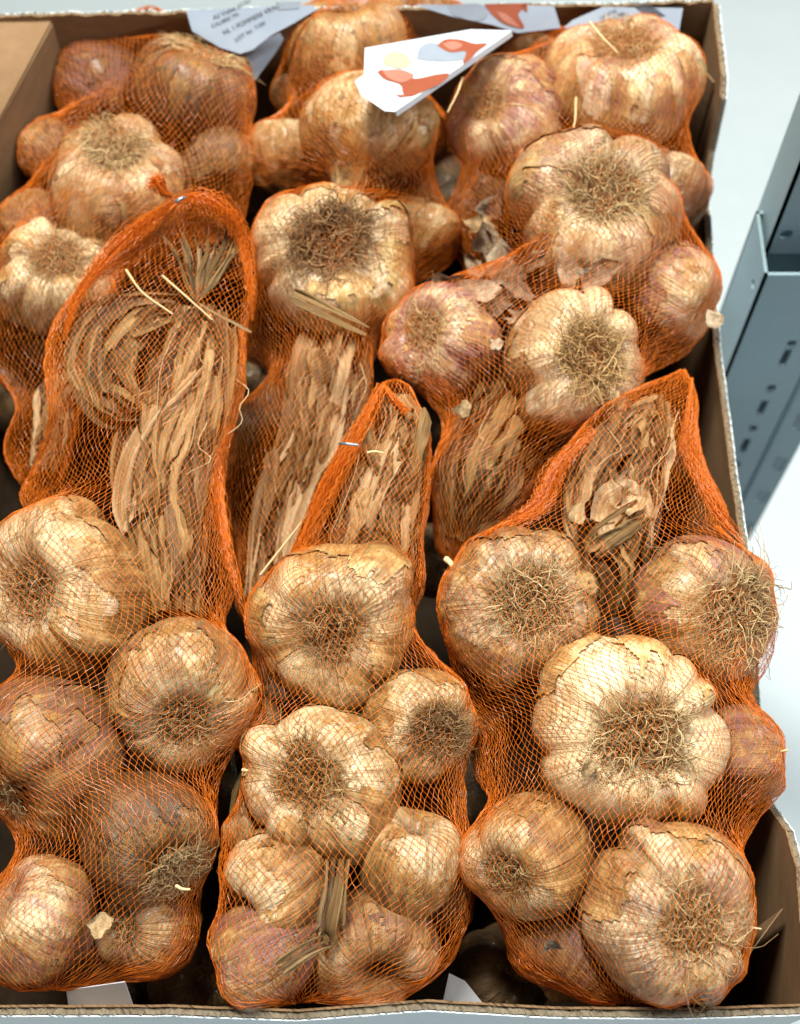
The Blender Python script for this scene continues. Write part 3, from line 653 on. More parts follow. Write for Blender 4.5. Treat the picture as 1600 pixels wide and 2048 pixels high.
# ------------------------------------------------------------------ dry leaves and stems
def leaf_mesh(rng, path, width, mat_, crumple=1.0, ns=34, nw=13, name='leaf', point=True):
    P = spline(path, ns); s = np.linspace(0, 1, ns)
    P = P+np.stack([lowfreq(rng, np.column_stack([s*5, s*0, s*0]), 1.0, 3) for _ in range(3)], -1)*min(width, .006)*.28*crumple
    T = np.gradient(P, axis=0); T /= np.linalg.norm(T, axis=1, keepdims=True)
    up = np.array([0, 0, 1.0])+rng.normal(size=3)*0.35
    S = np.cross(T, up); S /= np.linalg.norm(S, axis=1, keepdims=True); Nn = np.cross(S, T)
    tw = rng.normal()*0.5+rng.normal()*0.9*(s-0.5); S2 = S*np.cos(tw)[:, None]+Nn*np.sin(tw)[:, None]; N2 = np.cross(S2, T)
    u = np.linspace(-1, 1, nw)
    ww = width*(0.75+0.25*np.sin(s*3+rng.uniform(0, 6)))
    if point: ww = ww*np.interp(s, [0, .12, .8, 1], [.6, 1, .9, .4])
    fold = rng.uniform(1.5, 4.0); ph0 = rng.uniform(0, 6.28)
    rel = 0.40*np.cos(u*fold+ph0)
    V = P[:, None]+S2[:, None]*(ww[:, None]*u[None])[..., None]+N2[:, None]*(ww[:, None]*rel[None])[..., None]
    X = np.stack([np.broadcast_to(u, (ns, nw))*3, np.broadcast_to(s[:, None]*4, (ns, nw)), np.zeros((ns, nw))], -1)
    V = V+N2[:, None]*(lowfreq(rng, X*np.array([1, 1.4, 1]), 1.5, 4)*min(width, .009)*0.55*crumple)[..., None]+S2[:, None]*(lowfreq(rng, X, .8, 2)*width*0.10*crumple)[..., None]
    L = np.linalg.norm(np.diff(P, axis=0), axis=1).sum()
    vein = np.stack([np.broadcast_to(u*6+0.0, (ns, nw)), np.broadcast_to(s[:, None]*L*14, (ns, nw)), np.zeros((ns, nw))], -1)
    me = mesh_np(name, V.reshape(-1, 3), grid_faces(nw, ns, False), mat_, True, {'vein': vein.reshape(-1, 3)})
    return me
def bundle(bag, label, center, n, seed, mat_, wpx=(16, 34), cat='dried leaves', crumple=1.0, ghost=True, pale=0.12):
    """center: list of (px, py, z, halfwidth_px)"""
    rng = np.random.default_rng(seed)
    c = [(at(a, b, z), hw*depth(a, b, z)/FPX) for a, b, z, hw in center]
    o = empty('dried_leaf_bundle', label, cat, tuple(c[0][0]), 'dried garlic leaves inside the net bags')
    CP = np.array([q[0] for q in c]); HW = np.array([q[1] for q in c]); K = len(c)-1
    for i in range(n):
        a = rng.uniform(0, 0.30)*K; b_ = rng.uniform(0.70, 1.0)*K
        if rng.random() < 0.45: a, b_ = 0, K
        w_ = rng.uniform(*wpx)*0.00022
        m = 5; t = np.linspace(a, b_, m); pts = []
        off = rng.uniform(-1, 1); lay = rng.uniform(-1, 1); drift = rng.normal()*0.45
        for tt in t:
            p = np.array([np.interp(tt, range(K+1), CP[:, j]) for j in range(3)]); h = np.interp(tt, range(K+1), HW)
            j = min(int(tt), K-1); d = CP[j+1]-CP[j]; d /= np.linalg.norm(d); sd = np.cross(d, [0, 0, 1.0]); sd /= np.linalg.norm(sd)
            off2 = np.clip(off+rng.normal()*0.10+drift*(tt-a), -1, 1)
            pts.append(p+sd*max(h*.1, h*0.92-w_)*off2+np.array([0, 0, 1])*h*0.62*(lay*math.sqrt(max(0, 1-off2**2))+rng.normal()*0.10))
        me = leaf_mesh(rng, np.array(pts)-c[0][0], w_, LEAF_PALE if rng.random() < pale else mat_, crumple)
        link('leaf', me, o)
    for i in range(int(n*.10)):      # crushed short pieces on top
        tt = rng.uniform(0.2, .85)*K; j = min(int(tt), K-1)
        p = np.array([np.interp(tt, range(K+1), CP[:, q]) for q in range(3)]); h = np.interp(tt, range(K+1), HW)
        d = CP[j+1]-CP[j]; d /= np.linalg.norm(d); sd = np.cross(d, [0, 0, 1.0]); sd /= np.linalg.norm(sd)
        of = rng.uniform(-.55, .55); q0 = p+sd*h*of+np.array([0, 0, h*.50*math.sqrt(1-of*of)])
        an = rng.normal()*.30; dd = d*math.cos(an)+sd*math.sin(an); Ls = rng.uniform(.014, .030)
        q1 = [q0-dd*Ls, q0-dd*Ls*.3+np.array([0, 0, rng.uniform(0, .003)]), q0+dd*Ls*.4+np.array([0, 0, rng.uniform(0, .003)]), q0+dd*Ls]
        link('leaf', leaf_mesh(rng, np.array(q1)-c[0][0], rng.uniform(18, 36)*.00022, LEAF_PALE if rng.random() < pale*.6 else mat_, crumple*1.0, ns=26, nw=11), o)
    for i in range(n//14):      # thin fibres torn off the leaves
        t = np.linspace(*sorted(rng.uniform(0, K, 2)), 5); off = rng.uniform(-1, 1)
        pts = []
        for tt in t:
            p = np.array([np.interp(tt, range(K+1), CP[:, j]) for j in range(3)]); h = np.interp(tt, range(K+1), HW)
            pts.append(p+np.array([off*h+rng.normal()*h*.12, rng.normal()*.002, h*0.72*math.sqrt(1-off**2)+0.001]))
        V, F = tubes(spline(np.array(pts)-c[0][0], 14)[None], np.linspace(.0003, .0002, 14)[None], rng)
        link('leaf_fibre', mesh_np('leaf_fibre', V, F, ROOT, True, {'tone': np.full(len(V), rng.uniform(.5, 1))}), o)
    if ghost:
        for tt in np.linspace(0, K, K*4+1):
            p = np.array([np.interp(tt, range(K+1), CP[:, j]) for j in range(3)]); h = np.interp(tt, range(K+1), HW)
            SUP.setdefault(bag, []).append(('ball', p, h*1.0))
    return o
bundle('A', 'pale papery leaves behind the net at the far left, below the straw-rooted bulb', [(170, 720, -.05, 40), (110, 800, -.05, 60), (85, 940, -.05, 45)], 16, 1, LEAF, crumple=1.3, pale=.4)
bundle('B', 'tan crumpled leaves under the large dark-rooted bulb in the middle bag', [(665, 660, -.035, 70), (655, 760, -.033, 92), (630, 880, -.038, 84), (580, 990, -.05, 80), (530, 1200, -.055, 60)], 50, 2, LEAF, (24, 46), crumple=1.1, pale=.22)
bundle('C', 'olive-tan leaf sheaf below the lumpy cream bulb, ending in the dark gap', [(1020, 760, -.035, 45), (985, 850, -.030, 85), (960, 960, -.030, 98), (920, 1080, -.045, 52)], 42, 3, LEAF_OLIVE, (24, 46), crumple=.8, pale=.06)
bundle('C', 'shaded leaf scraps deep behind the purple-streaked bulb', [(1080, 860, -.05, 60), (1060, 950, -.05, 50)], 10, 33, LEAF_OLIVE, (14, 30), ghost=False)
bundle('D', 'long crumpled leaf bunch running down the left bag to the ash-rooted bulb', [(405, 640, .010, 84), (385, 760, .010, 104), (335, 880, .006, 116), (315, 1000, .000, 104), (340, 1120, -.005, 85), (350, 1230, -.015, 75)], 100, 4, LEAF, (24, 50), crumple=1.2, pale=.16)
bundle('E', 'folded tan leaf bunch in the neck of the middle lower bag', [(790, 800, .012, 40), (800, 880, .008, 62), (770, 980, .002, 85), (745, 1090, -.004, 98), (760, 1160, -.012, 90)], 50, 6, LEAF, (20, 42), crumple=1.0, pale=.12)
bundle('F', 'brown and straw leaf bunch in the neck of the right lower bag', [(1310, 815, -.002, 52), (1265, 890, .000, 98), (1225, 990, -.002, 118), (1225, 1100, -.008, 96), (1240, 1230, -.025, 70)], 78, 7, LEAF, (24, 46), crumple=1.2, pale=.2)
bundle('E', 'reddish leaf sheaths down the left side of the middle bag', [(505, 1420, -.03, 32), (500, 1560, -.03, 38), (480, 1640, -.03, 26)], 12, 8, LEAF_OLIVE, (14, 26), ghost=False)

# looped and fanned leaves of the left bag's neck
def leaf_obj(name, label, pts, wpx, mat_, seed, crumple=.5, n=None):
    rng = np.random.default_rng(seed)
    P = np.array([at(*p) for p in pts]); o = P[0]
    me = leaf_mesh(rng, P-o, wpx*0.00022, mat_, crumple, ns=40, name=name)
    return me, o
loop = empty('looped_leaves', 'green-brown leaf blades looping round the left side of the left bag neck', 'dried leaves', tuple(at(400, 640, .02)))
l0 = at(400, 640, .02)
rngL = np.random.default_rng(9)
OUTP = spline([(345, 590), (250, 585), (178, 635), (148, 715), (162, 795), (212, 842), (278, 850)], 7)
INP = spline([(360, 640), (320, 650), (285, 680), (270, 720), (280, 760), (310, 790), (345, 800)], 7)
for i in range(19):
    f = (i+rngL.normal()*1.2)/18.0; m7 = OUTP*(1-f)+INP*f
    sh = rngL.integers(0, 2); m7 = m7[sh:7-rngL.integers(0, 3)]
    pts = [at(q[0]+rngL.normal()*8, q[1]+rngL.normal()*8, .0115+.008*f+rngL.normal()*.0014) for q in m7]
    m_ = LEAF_PALE if i % 6 == 1 else (LEAF if i % 5 == 2 else LEAF_OLIVE)
    me = leaf_mesh(rngL, np.array(pts)-l0, rngL.uniform(9, 30)*0.00022, m_, .9, ns=40)
    link('leaf', me, loop)
for q in spline([(345, 585), (250, 575), (170, 630), (132, 715), (150, 800), (205, 850), (275, 858)], 16):
    SUP['D'].append(('ball', at(q[0]+8, q[1], .009), .0125))
for q in INP: SUP['D'].append(('ball', at(q[0], q[1], .010), .016))
fan = empty('fanned_leaf_fibres', 'straw fibres fanning up from the tie point in the left bag neck', 'dried leaves', tuple(at(395, 605, .03)))
f0 = at(395, 605, .03)
for i in range(34):
    a = math.radians(rngL.uniform(48, 118)) if i < 26 else math.radians(rngL.uniform(185, 330))
    L_ = rngL.uniform(90, 165) if i < 26 else rngL.uniform(60, 120)
    pts = [at(395, 605, .030)]+[at(395+L_*q*math.cos(a)+rngL.normal()*4, 605-L_*q*math.sin(a)+rngL.normal()*3, .030-.004*q+rngL.normal()*.001) for q in (.35, .7, 1)]
    me = leaf_mesh(rngL, np.array(pts)-f0, rngL.uniform(3, 8)*0.00022, LEAF_PALE if i % 3 == 0 else LEAF, .3, ns=20, nw=5)
    link('leaf', me, fan)
for (cx, cy, r) in ((440, 520, .014), (340, 560, .013), (440, 600, .015), (430, 450, .009)):
    SUP['D'].append(('ball', at(cx, cy, .012), r))
def stick(name, label, pts, r, tone, cat='straw piece', mat_=ROOT, group=None):
    P = np.array([at(*p) for p in pts]); V, F = tubes(spline(P-P[0], 16)[None], np.linspace(r, r*.6, 16)[None], np.random.default_rng(3), 5)
    o = link(name, mesh_np(name, V, F, mat_, True, {'tone': np.full(len(V), tone)})); o.location = P[0]; tag(o, label, cat, group); return o
stick('straw', 'pale straw stalk slanting across the left bag neck', [(252, 540, .037), (285, 585, .038), (345, 628, .036)], .0008, .8)
stick('straw', 'thin straw crossing the left bag right of the pale stalk', [(325, 552, .034), (380, 600, .036), (425, 640, .034)], .0007, .8)
stick('straw', 'long loose straw in the gap left of the middle bag neck', [(520, 1150, -.01), (575, 1080, -.005), (630, 1010, 0)], .0006, .9)
stick('straw', 'small straw bit sticking out of the top of the top right bag', [(1180, 45, .03), (1205, 75, .034), (1235, 105, .03)], .0008, .95)
stick('straw', 'fine straw on the upper left edge of the pink-flushed bulb', [(925, 155, .02), (915, 185, .022), (895, 225, .02)], .0006, .9)
stick('straw', 'short straw hanging between the two upper bulbs of the top right bag', [(1152, 195, .016), (1150, 240, .018), (1142, 275, .018)], .0006, .9)
stick('straw', 'yellow-green sprout tip beside the weathered bulb', [(892, 1118, .01), (902, 1128, .012), (906, 1142, .010)], .0016, 1.0, 'sprout')
def ribbon(name, label, pts, wpx, mat_, seed, cat, crumple=.4, n=6):
    rng = np.random.default_rng(seed); P = np.array([at(*p) for p in pts]); c0 = P[0]
    o = empty(name, label, cat, tuple(c0)); w_ = wpx*.00022
    T = P[-1]-P[0]; sd = np.cross(T, [0, 0, 1.0]); sd /= np.linalg.norm(sd)
    for i in range(n):
        q = P-c0+sd*(w_*.75*(2*i/(n-1)-1) if n > 1 else 0)+rng.normal(size=(len(P), 3))*w_*.10+np.array([0, 0, rng.uniform(-1, 1)*w_*.2])
        if i in (0, n-1): q = q[:len(q)-1] if rng.random() < .5 and len(q) > 3 else q
        link('strip', leaf_mesh(rng, q, w_*rng.uniform(.28, .5)*(2 if n < 3 else 1), mat_ if rng.random() < .7 else LEAF, crumple*1.6, ns=30, nw=7, point=True), o)
    return o
ribbon('dry_stalk', 'flat fibrous straw-coloured stem between the two lower bulbs of the middle bag', [(676, 1705, .004), (670, 1780, .017), (664, 1850, .016), (652, 1895, .004)], 26, LEAF_PALE, 11, 'stem', .25, 4)
ribbon('dry_stalk', 'brown flat stem strip lying across the bottom of the large dark-rooted bulb', [(585, 590, .030), (650, 622, .031), (735, 662, .026)], 13, LEAF, 12, 'stem', .1, 2)
ribbon('dry_leaf', 'cream leaf flap in the neck of the right lower bag', [(1225, 940, .018), (1200, 1000, .022), (1180, 1060, .020), (1165, 1115, .014)], 44, LEAF_PALE, 13, 'dried leaves', 1.2, 2)
ribbon('dry_leaf', 'frayed tan leaf end pointing right beneath the cream leaf flap', [(1180, 1100, .022), (1230, 1060, .026), (1290, 1020, .018)], 30, LEAF, 14, 'dried leaves', .8, 3)
ribbon('dry_leaf', 'torn brown leaf below the cream flap over the dark hollow', [(1205, 1080, .02), (1240, 1150, .018), (1225, 1230, .0)], 36, LEAF, 15, 'dried leaves', .9, 3)
ribbon('dry_stalk', 'pale flat neck rising from the purple-striped front bulb', [(560, 1940, .022), (610, 1905, .024), (655, 1880, .015)], 15, LEAF_PALE, 16, 'stem', .4, 3)

stick('straw', 'tiny white straw bit on the net left of the large uneven bulb', [(485, 1540, .012), (495, 1541, .013), (505, 1543, .012)], .0008, 1.0)
stick('straw', 'short pale straw bit lying below the dusty oval bulb', [(352, 1772, .02), (365, 1778, .021), (380, 1779, .02)], .0008, 1.0)
stick('straw', 'frayed straw end poking through the net at the right edge of the purple-veined bulb', [(1535, 1500, .004), (1555, 1503, .002), (1576, 1500, 0)], .0008, .9)
stick('straw', 'pale straw hook at the right edge of the knobbly corner bulb', [(1440, 1850, .02), (1480, 1852, .018), (1522, 1858, .012)], .0006, 1.0)
stick('straw', 'fine arched straw over the upper face of the pink-flushed bulb', [(1020, 208, .020), (1060, 215, .021), (1090, 240, .018)], .0006, .6)
stick('straw', 'short brown twig crossing the small gap above the middle bag clip', [(735, 905, .024), (750, 903, .025), (768, 906, .024)], .0007, .9)
# flakes of loose skin
def flake(px, py, z, spx, seed, mat_=FLAKE, parent=None, off=None):
    rng = np.random.default_rng(seed); n = 14
    a = np.arange(n)*2*np.pi/n; r = 1+0.28*rng.normal(size=n)*0.8; r = np.clip(r, .45, 1.5)
    s = spx*depth(px, py, z)/FPX; asp = rng.uniform(.5, .9)
    rings = [np.zeros((1, 3))]
    for q in (.5, .8, 1.0):
        rings.append(np.stack([np.cos(a)*r*q, np.sin(a)*r*q*asp, 0.45*(np.cos(a+rng.uniform(0, 6))*q)**2+rng.normal(size=n)*.05*q], -1))
    V = np.vstack(rings)*s
    vein = V/s*3; F = []
    tri = [[0, 1+i, 1+(i+1) % n] for i in range(n)]
    quads = []
    for k in range(2):
        b0 = 1+k*n
        quads += [[b0+i, b0+n+i, b0+n+(i+1) % n, b0+(i+1) % n] for i in range(n)]
    me = bpy.data.meshes.new('skin_flake'); me.from_pydata([tuple(v) for v in V], [], tri+quads)
    at_ = me.attributes.new('vein', 'FLOAT_VECTOR', 'POINT'); at_.data.foreach_set('vector', vein.astype(np.float32).ravel())
    me.polygons.foreach_set('use_smooth', [True]*len(me.polygons)); me.materials.append(mat_); me.update()
    q = Vector(RCAM@np.array([rng.normal()*.5, rng.normal()*.5, 1.0])).to_track_quat('Z', 'Y') @ Quaternion((0, 0, 1), rng.uniform(0, 6.28))
    o = link('skin_flake', me); o.rotation_mode = 'QUATERNION'; o.rotation_quaternion = q; o.location = at(px, py, z)
    return o
fl = [(985, 420, -.012, 38, 'brown skin flake left of the very large knobbly bulb'),
      (975, 490, -.020, 46, 'broad dusty skin flake under the left side of the knobbly bulb'),
      (1010, 540, -.022, 52, 'grey-lilac papery flake in the hollow above the purple-streaked bulb'),
      (1000, 600, -.012, 40, 'dark curled flake between the purple-streaked and lumpy cream bulbs'),
      (955, 585, .004, 44, 'tan curved flake lying on the upper right of the purple-streaked bulb'),
      (1040, 640, -.010, 32, 'small tan flake touching the top left of the lumpy cream bulb'),
      (900, 575, .004, 34, 'cream patch of skin on top of the purple-streaked bulb'),
      (1190, 555, .014, 46, 'reddish-brown torn flake at the lower edge of the knobbly bulb'),
      (1130, 545, .012, 40, 'brown flake left of the reddish torn flake under the knobbly bulb'),
      (1175, 1535, .038, 20, 'bright white skin chip on the lower left of the biggest pale bulb'),
      (1095, 1350, .022, 26, 'whitish curled chip between the weathered bulb and the biggest pale bulb'),
      (925, 815, -.004, 20, 'white skin scrap below the purple-streaked bulb'),
      (995, 690, .012, 18, 'tiny pale chip at the right of the purple-streaked bulb'),
      (200, 1850, .010, 26, 'amber curled skin at the left of the shadowed bottom left bulb'),
      (1100, 1890, .015, 24, 'tattered flake below the glossy yellow-tan bulb'),
      (960, 455, -.016, 34, 'grey-brown flake at the top of the loose skin heap'),
      (1045, 585, -.012, 34, 'crumpled tan flake at the right end of the loose skin heap'),
      (950, 535, -.014, 30, 'dark brown flake at the left end of the loose skin heap'),
      (1070, 520, .004, 30, 'thin brown flake on the lower left shoulder of the very large knobbly bulb'),
      (1430, 640, .0, 22, 'frayed straw-coloured flake on the right edge of the top right bag'),
      (700, 1880, .005, 30, 'brown flake beside the lower end of the flat straw stem')]
for i, (a, b_, z, s_, lb) in enumerate(fl):
    tag(flake(a, b_, z-.003, s_, 500+i, FLAKE if i not in (9, 10, 11, 13, 15) else LEAF_PALE), lb, 'garlic skin', 'loose flakes of garlic skin')

# ------------------------------------------------------------------ net bags
def hull2(P):
    P = P[np.lexsort((P[:, 1], P[:, 0]))]
    def half(Q):
        h = []
        for p in Q:
            while len(h) > 1 and (h[-1][0]-h[-2][0])*(p[1]-h[-2][1])-(h[-1][1]-h[-2][1])*(p[0]-h[-2][0]) <= 0: h.pop()
            h.append(p)
        return h
    return np.array(half(P)[:-1]+half(P[::-1])[:-1])
def cloud(sup):
    out = []
    for s in sup:
        if s[0] == 'bulb':
            _, c, M, Mi, tab, ph, R = s
            jj = np.arange(0, NU, 2); pi = np.arange(4, 40, 1)
            th = (jj*2*np.pi/NU)[:, None]; p = ph[pi][None]; r = tab[np.ix_(jj, pi)]
            q = np.stack([r*np.cos(p)*np.cos(th), r*np.cos(p)*np.sin(th), r*np.sin(p)], -1).reshape(-1, 3)
            out.append(q@M.T+c)
        elif s[0] in ('ball', 'shape'):
            _, c, r = s; k = np.arange(420)+.5
            phi = np.arccos(1-2*k/420); th = np.pi*(1+5**.5)*k
            out.append(np.stack([np.cos(th)*np.sin(phi), np.sin(th)*np.sin(phi), np.cos(phi)], -1)*r+c)
    return np.vstack(out)
def pushout(P, sup, eps):
    for s in sup:
        if s[0] == 'bulb':
            _, c, M, Mi, tab, ph, R = s
            d = P-c; near = np.einsum('ij,ij->i', d, d) < (R*1.9)**2
            if not near.any(): continue
            q = d[near]@Mi.T; l = np.linalg.norm(q, axis=1)+1e-9
            th = np.mod(np.arctan2(q[:, 1], q[:, 0]), 2*np.pi)/(2*np.pi)*NU; p = np.arcsin(np.clip(q[:, 2]/l, -1, 1))
            fi = (p+np.pi/2)/np.pi*39; i0 = np.clip(fi.astype(int), 0, 38); f = fi-i0; j = th.astype(int) % NU; j1 = (j+1) % NU; g_ = th-np.floor(th)
            r = (tab[j, i0]*(1-f)+tab[j, i0+1]*f)*(1-g_)+(tab[j1, i0]*(1-f)+tab[j1, i0+1]*f)*g_
            r = r+eps/R
            k = l < r
            q[k] *= (r[k]/l[k])[:, None]
            t = P[near]; t[k] = q[k]@M.T+c; P[near] = t
        elif s[0] == 'ball':
            _, c, r = s; d = P-c; l = np.linalg.norm(d, axis=1)+1e-9; k = l < r
            P[k] = c+d[k]*(r/l[k])[:, None]
    return P
def net_bag(bag, label, shapes, seed, pitch=.0031, rowh=.0022, cut=0.30, front=.92, tip=None, rad=.000122, twist=0.0):
    """shapes: extra hull spheres (px,py,z,r_px) that hold the slack net open; the tube runs along y"""
    rng = np.random.default_rng(seed)
    sup = SUP[bag]+[('shape', at(a, b_, z), r*depth(a, b_, z)/FPX) for a, b_, z, r in shapes]
    cl = cloud(sup)
    y0, y1 = cl[:, 1].max()-.0005, cl[:, 1].min()+.0005
    nr = int((y0-y1)/rowh); ys = np.linspace(y0, y1, nr)
    hulls = []; per = []
    for y in ys:
        k = np.abs(cl[:, 1]-y) < .0034
        Q = cl[k][:, [0, 2]]
        # pull in window points by their distance so ends stay rounded
        if len(Q) < 4: hulls.append(None); per.append(0); continue
        h = hull2(Q); hulls.append(h); per.append(np.linalg.norm(h-np.roll(h, -1, 0), axis=1).sum())
    nmax = int(np.percentile(per, 92)/pitch)
    ps = np.array([p if p > 0 else np.nan for p in per]); ok = ~np.isnan(ps); ps = np.interp(np.arange(nr), np.where(ok)[0], ps[ok])
    ps = np.convolve(np.pad(ps, 8, 'edge'), np.ones(17)/17, 'valid'); KF = np.clip(front*pitch*nmax/np.maximum(ps, 1e-4), 1.14, 2.6)
    G_ = np.zeros((nr, nmax, 3)); last = None
    for i, y in enumerate(ys):
        h = hulls[i] if hulls[i] is not None else last
        if h is None: h = next(q for q in hulls if q is not None)
        last = h
        cx = (h[:, 0].min()+h[:, 0].max())/2
        D = np.vstack([h, h[:1]]); seg = np.linalg.norm(np.diff(D, axis=0), axis=1); cum = np.concatenate([[0], np.cumsum(seg)]); Lp = cum[-1]
        fine = np.linspace(0, Lp, 400, endpoint=False); X = np.interp(fine, cum, D[:, 0]); Z = np.interp(fine, cum, D[:, 1])
        lowm = Z < (Z.min()+Z.max())/2; idx = np.where(lowm)[0]; st = idx[np.argmin(np.abs(X[idx]-cx))]
        X = np.roll(X, -st); Z = np.roll(Z, -st)
        f_ = ((np.arange(nmax)+0.5*(i % 2))/nmax % 1.0)-.5; kf = KF[i]; af = np.abs(f_)
        g_ = np.sign(f_)*np.interp(af, [0, .200/kf, .5-.225/kf, .5], [0, .200, .275, .5])
        jj = np.mod(g_+.5, 1.0)*400
        Xw = np.append(X, X[0]); Zw = np.append(Z, Z[0])
        G_[i, :, 0] = np.interp(jj, np.arange(401), Xw); G_[i, :, 1] = y; G_[i, :, 2] = np.interp(jj, np.arange(401), Zw)
    for q in range(6):      # rounded ends
        fq = math.sin((q+.6)/6*math.pi/2)
        for row in (q, nr-1-q):
            cc = G_[row].mean(0); G_[row, :, 0] = cc[0]+(G_[row, :, 0]-cc[0])*fq; G_[row, :, 2] = cc[2]+(G_[row, :, 2]-cc[2])*fq
    # smooth hull steps along the bag
    for _ in range(5):
        G_[2:-2] = G_[2:-2]*.5+(G_[:-4]+G_[4:])*.25
    P0 = G_.copy(); Pn = G_.copy()
    par = np.arange(nr) % 2
    def neigh(A):
        S = np.zeros_like(A); S[1:-1] = 0
        for sgn in (-1, 1):
            B = A[1-1:nr-2] if sgn < 0 else A[2:nr]
            odd = par[1:-1][:, None, None] == 1
            # odd rows sit half a cell ahead: neighbours j and j+1; even rows: j-1 and j
            S[1:-1] += B+np.where(odd, np.roll(B, -1, 1), np.roll(B, 1, 1))
        return S/4
    for it in range(26):
        S = neigh(Pn); Pn[1:-1] += 0.55*(S[1:-1]-Pn[1:-1])+0.035*(P0[1:-1]-Pn[1:-1])
        if it == 12:
            Pn += (lowfreq(rng, Pn, 260, 2)*.0006)[..., None]
        Pn = pushout(Pn.reshape(-1, 3), SUP[bag], .00045).reshape(Pn.shape)
        k_ = Pn[..., 2] < .004; Pn[..., 1] = np.where(k_, np.maximum(Pn[..., 1], yf+.0035), Pn[..., 1])
    # uneven weave: nodes wander inside the surface
    jit = rng.normal(size=Pn.shape)*.00022; Pn = Pn+jit
    Pn[..., 1] += lowfreq(rng, Pn, 90, 2)*.0016; Pn[..., 0] += lowfreq(rng, Pn, 110, 2)*.0013
    Pn = pushout(Pn.reshape(-1, 3), SUP[bag], .00055).reshape(Pn.shape)
    i = np.arange(nr-1)[:, None]; j = np.arange(nmax)[None]
    u = ((j+0.5*(i % 2))/nmax) % 1.0
    keep = (u > cut/2) & (u < 1-cut/2) | (np.array(per)[:-1, None] < np.max(per)*.45)
    A = Pn[:-1]; B0 = Pn[1:]
    B1 = np.where((np.arange(nr-1) % 2)[:, None, None] == 1, np.roll(B0, -1, 1), np.roll(B0, 1, 1))
    E = np.concatenate([np.stack([A[keep], B0[keep]], 1), np.stack([A[keep], B1[keep]], 1)])
    E = E[np.linalg.norm(E[:, 0]-E[:, 1], axis=1) < .012]
    # slight sideways bow through a mid point
    mid = E.mean(1); e = np.stack([E[:, 0], mid, E[:, 1]], 1)
    rr = np.full((len(e), 3), rad); rr[:, 1] *= .78; rr *= rng.uniform(.85, 1.15, (len(e), 1))
    c0 = Pn[nr//2].mean(0)
    V, F = tubes(e-c0, rr, rng)
    tone = np.repeat(rng.random(len(e)), 9)
    o = empty('net_bag', label, 'net bag', tuple(c0), 'orange net bags of garlic')
    link('netting', mesh_np('netting', V, F, NET, False, {'tone': tone}), o, 'stuff')
    return o, c0, rng
nA = net_bag('A', 'orange net bag in the far left corner of the box', [(300, 60, -.05, 60), (30, 720, -.05, 60), (130, 720, -.05, 60), (60, 900, -.055, 60), (75, 985, -.06, 25), (440, 430, -.05, 60)], 1)
nB = net_bag('B', 'orange net bag at the top middle holding the dark-rooted bulb', [(520, 700, -.055, 50), (700, 650, -.045, 80), (478, 860, -.05, 52), (478, 960, -.05, 44), (700, 850, -.05, 50), (460, 1050, -.06, 30), (510, 1230, -.06, 14), (900, 300, -.06, 50), (880, 520, -.05, 40)], 2)
nC = net_bag('C', 'wide orange net bag at the top right with six large bulbs', [(1060, 80, -.04, 50), (920, 450, -.05, 50), (900, 760, -.04, 40), (1330, 690, -.04, 50), (1220, 850, -.045, 40), (900, 1000, -.05, 25), (1090, 960, -.05, 35), (900, 1120, -.06, 14)], 3)
nD = net_bag('D', 'orange net bag along the left with its bright knotted neck on top', [(335, 375, .035, 8), (385, 405, .030, 38), (440, 430, .022, 40), (330, 470, .014, 50), (460, 560, .010, 45), (465, 625, .006, 40), (425, 700, .006, 36), (230, 600, .010, 40), (160, 700, .008, 38), (190, 800, .004, 32), (215, 880, -.004, 38), (130, 960, -.02, 60), (60, 1000, -.03, 40), (430, 950, -.004, 28), (445, 1060, -.01, 28), (470, 1180, -.015, 28), (20, 1900, -.02, 60), (200, 1950, -.03, 40), (415, 1600, -.02, 34), (415, 1700, -.02, 26)], 4, rowh=.0022)
nE = net_bag('E', 'orange net bag in the middle front with its tied neck under the top right bag', [(765, 772, .018, 10), (780, 790, .012, 28), (670, 930, -.01, 14), (640, 1000, -.015, 20), (840, 1010, -.01, 28), (600, 1090, -.02, 25), (820, 1170, -.02, 30), (930, 1850, -.02, 22), (880, 1950, -.03, 35), (440, 1750, -.02, 22), (905, 1600, -.02, 36), (915, 1700, -.02, 34)], 5)
nF = net_bag('F', 'orange net bag at the right front bulging over the box rim', [(1380, 752, -.004, 14), (1352, 790, -.005, 42), (1345, 840, -.005, 50), (1375, 830, -.008, 26), (1350, 900, -.01, 40), (1120, 930, -.02, 22), (1080, 1000, -.02, 26), (1400, 980, -.02, 36), (1440, 1040, -.02, 36), (960, 1090, -.02, 20), (1540, 1330, -.02, 28), (935, 1400, -.03, 22), (930, 1550, -.03, 28), (1440, 1680, -.03, 50), (1100, 2000, -.03, 40)], 6)

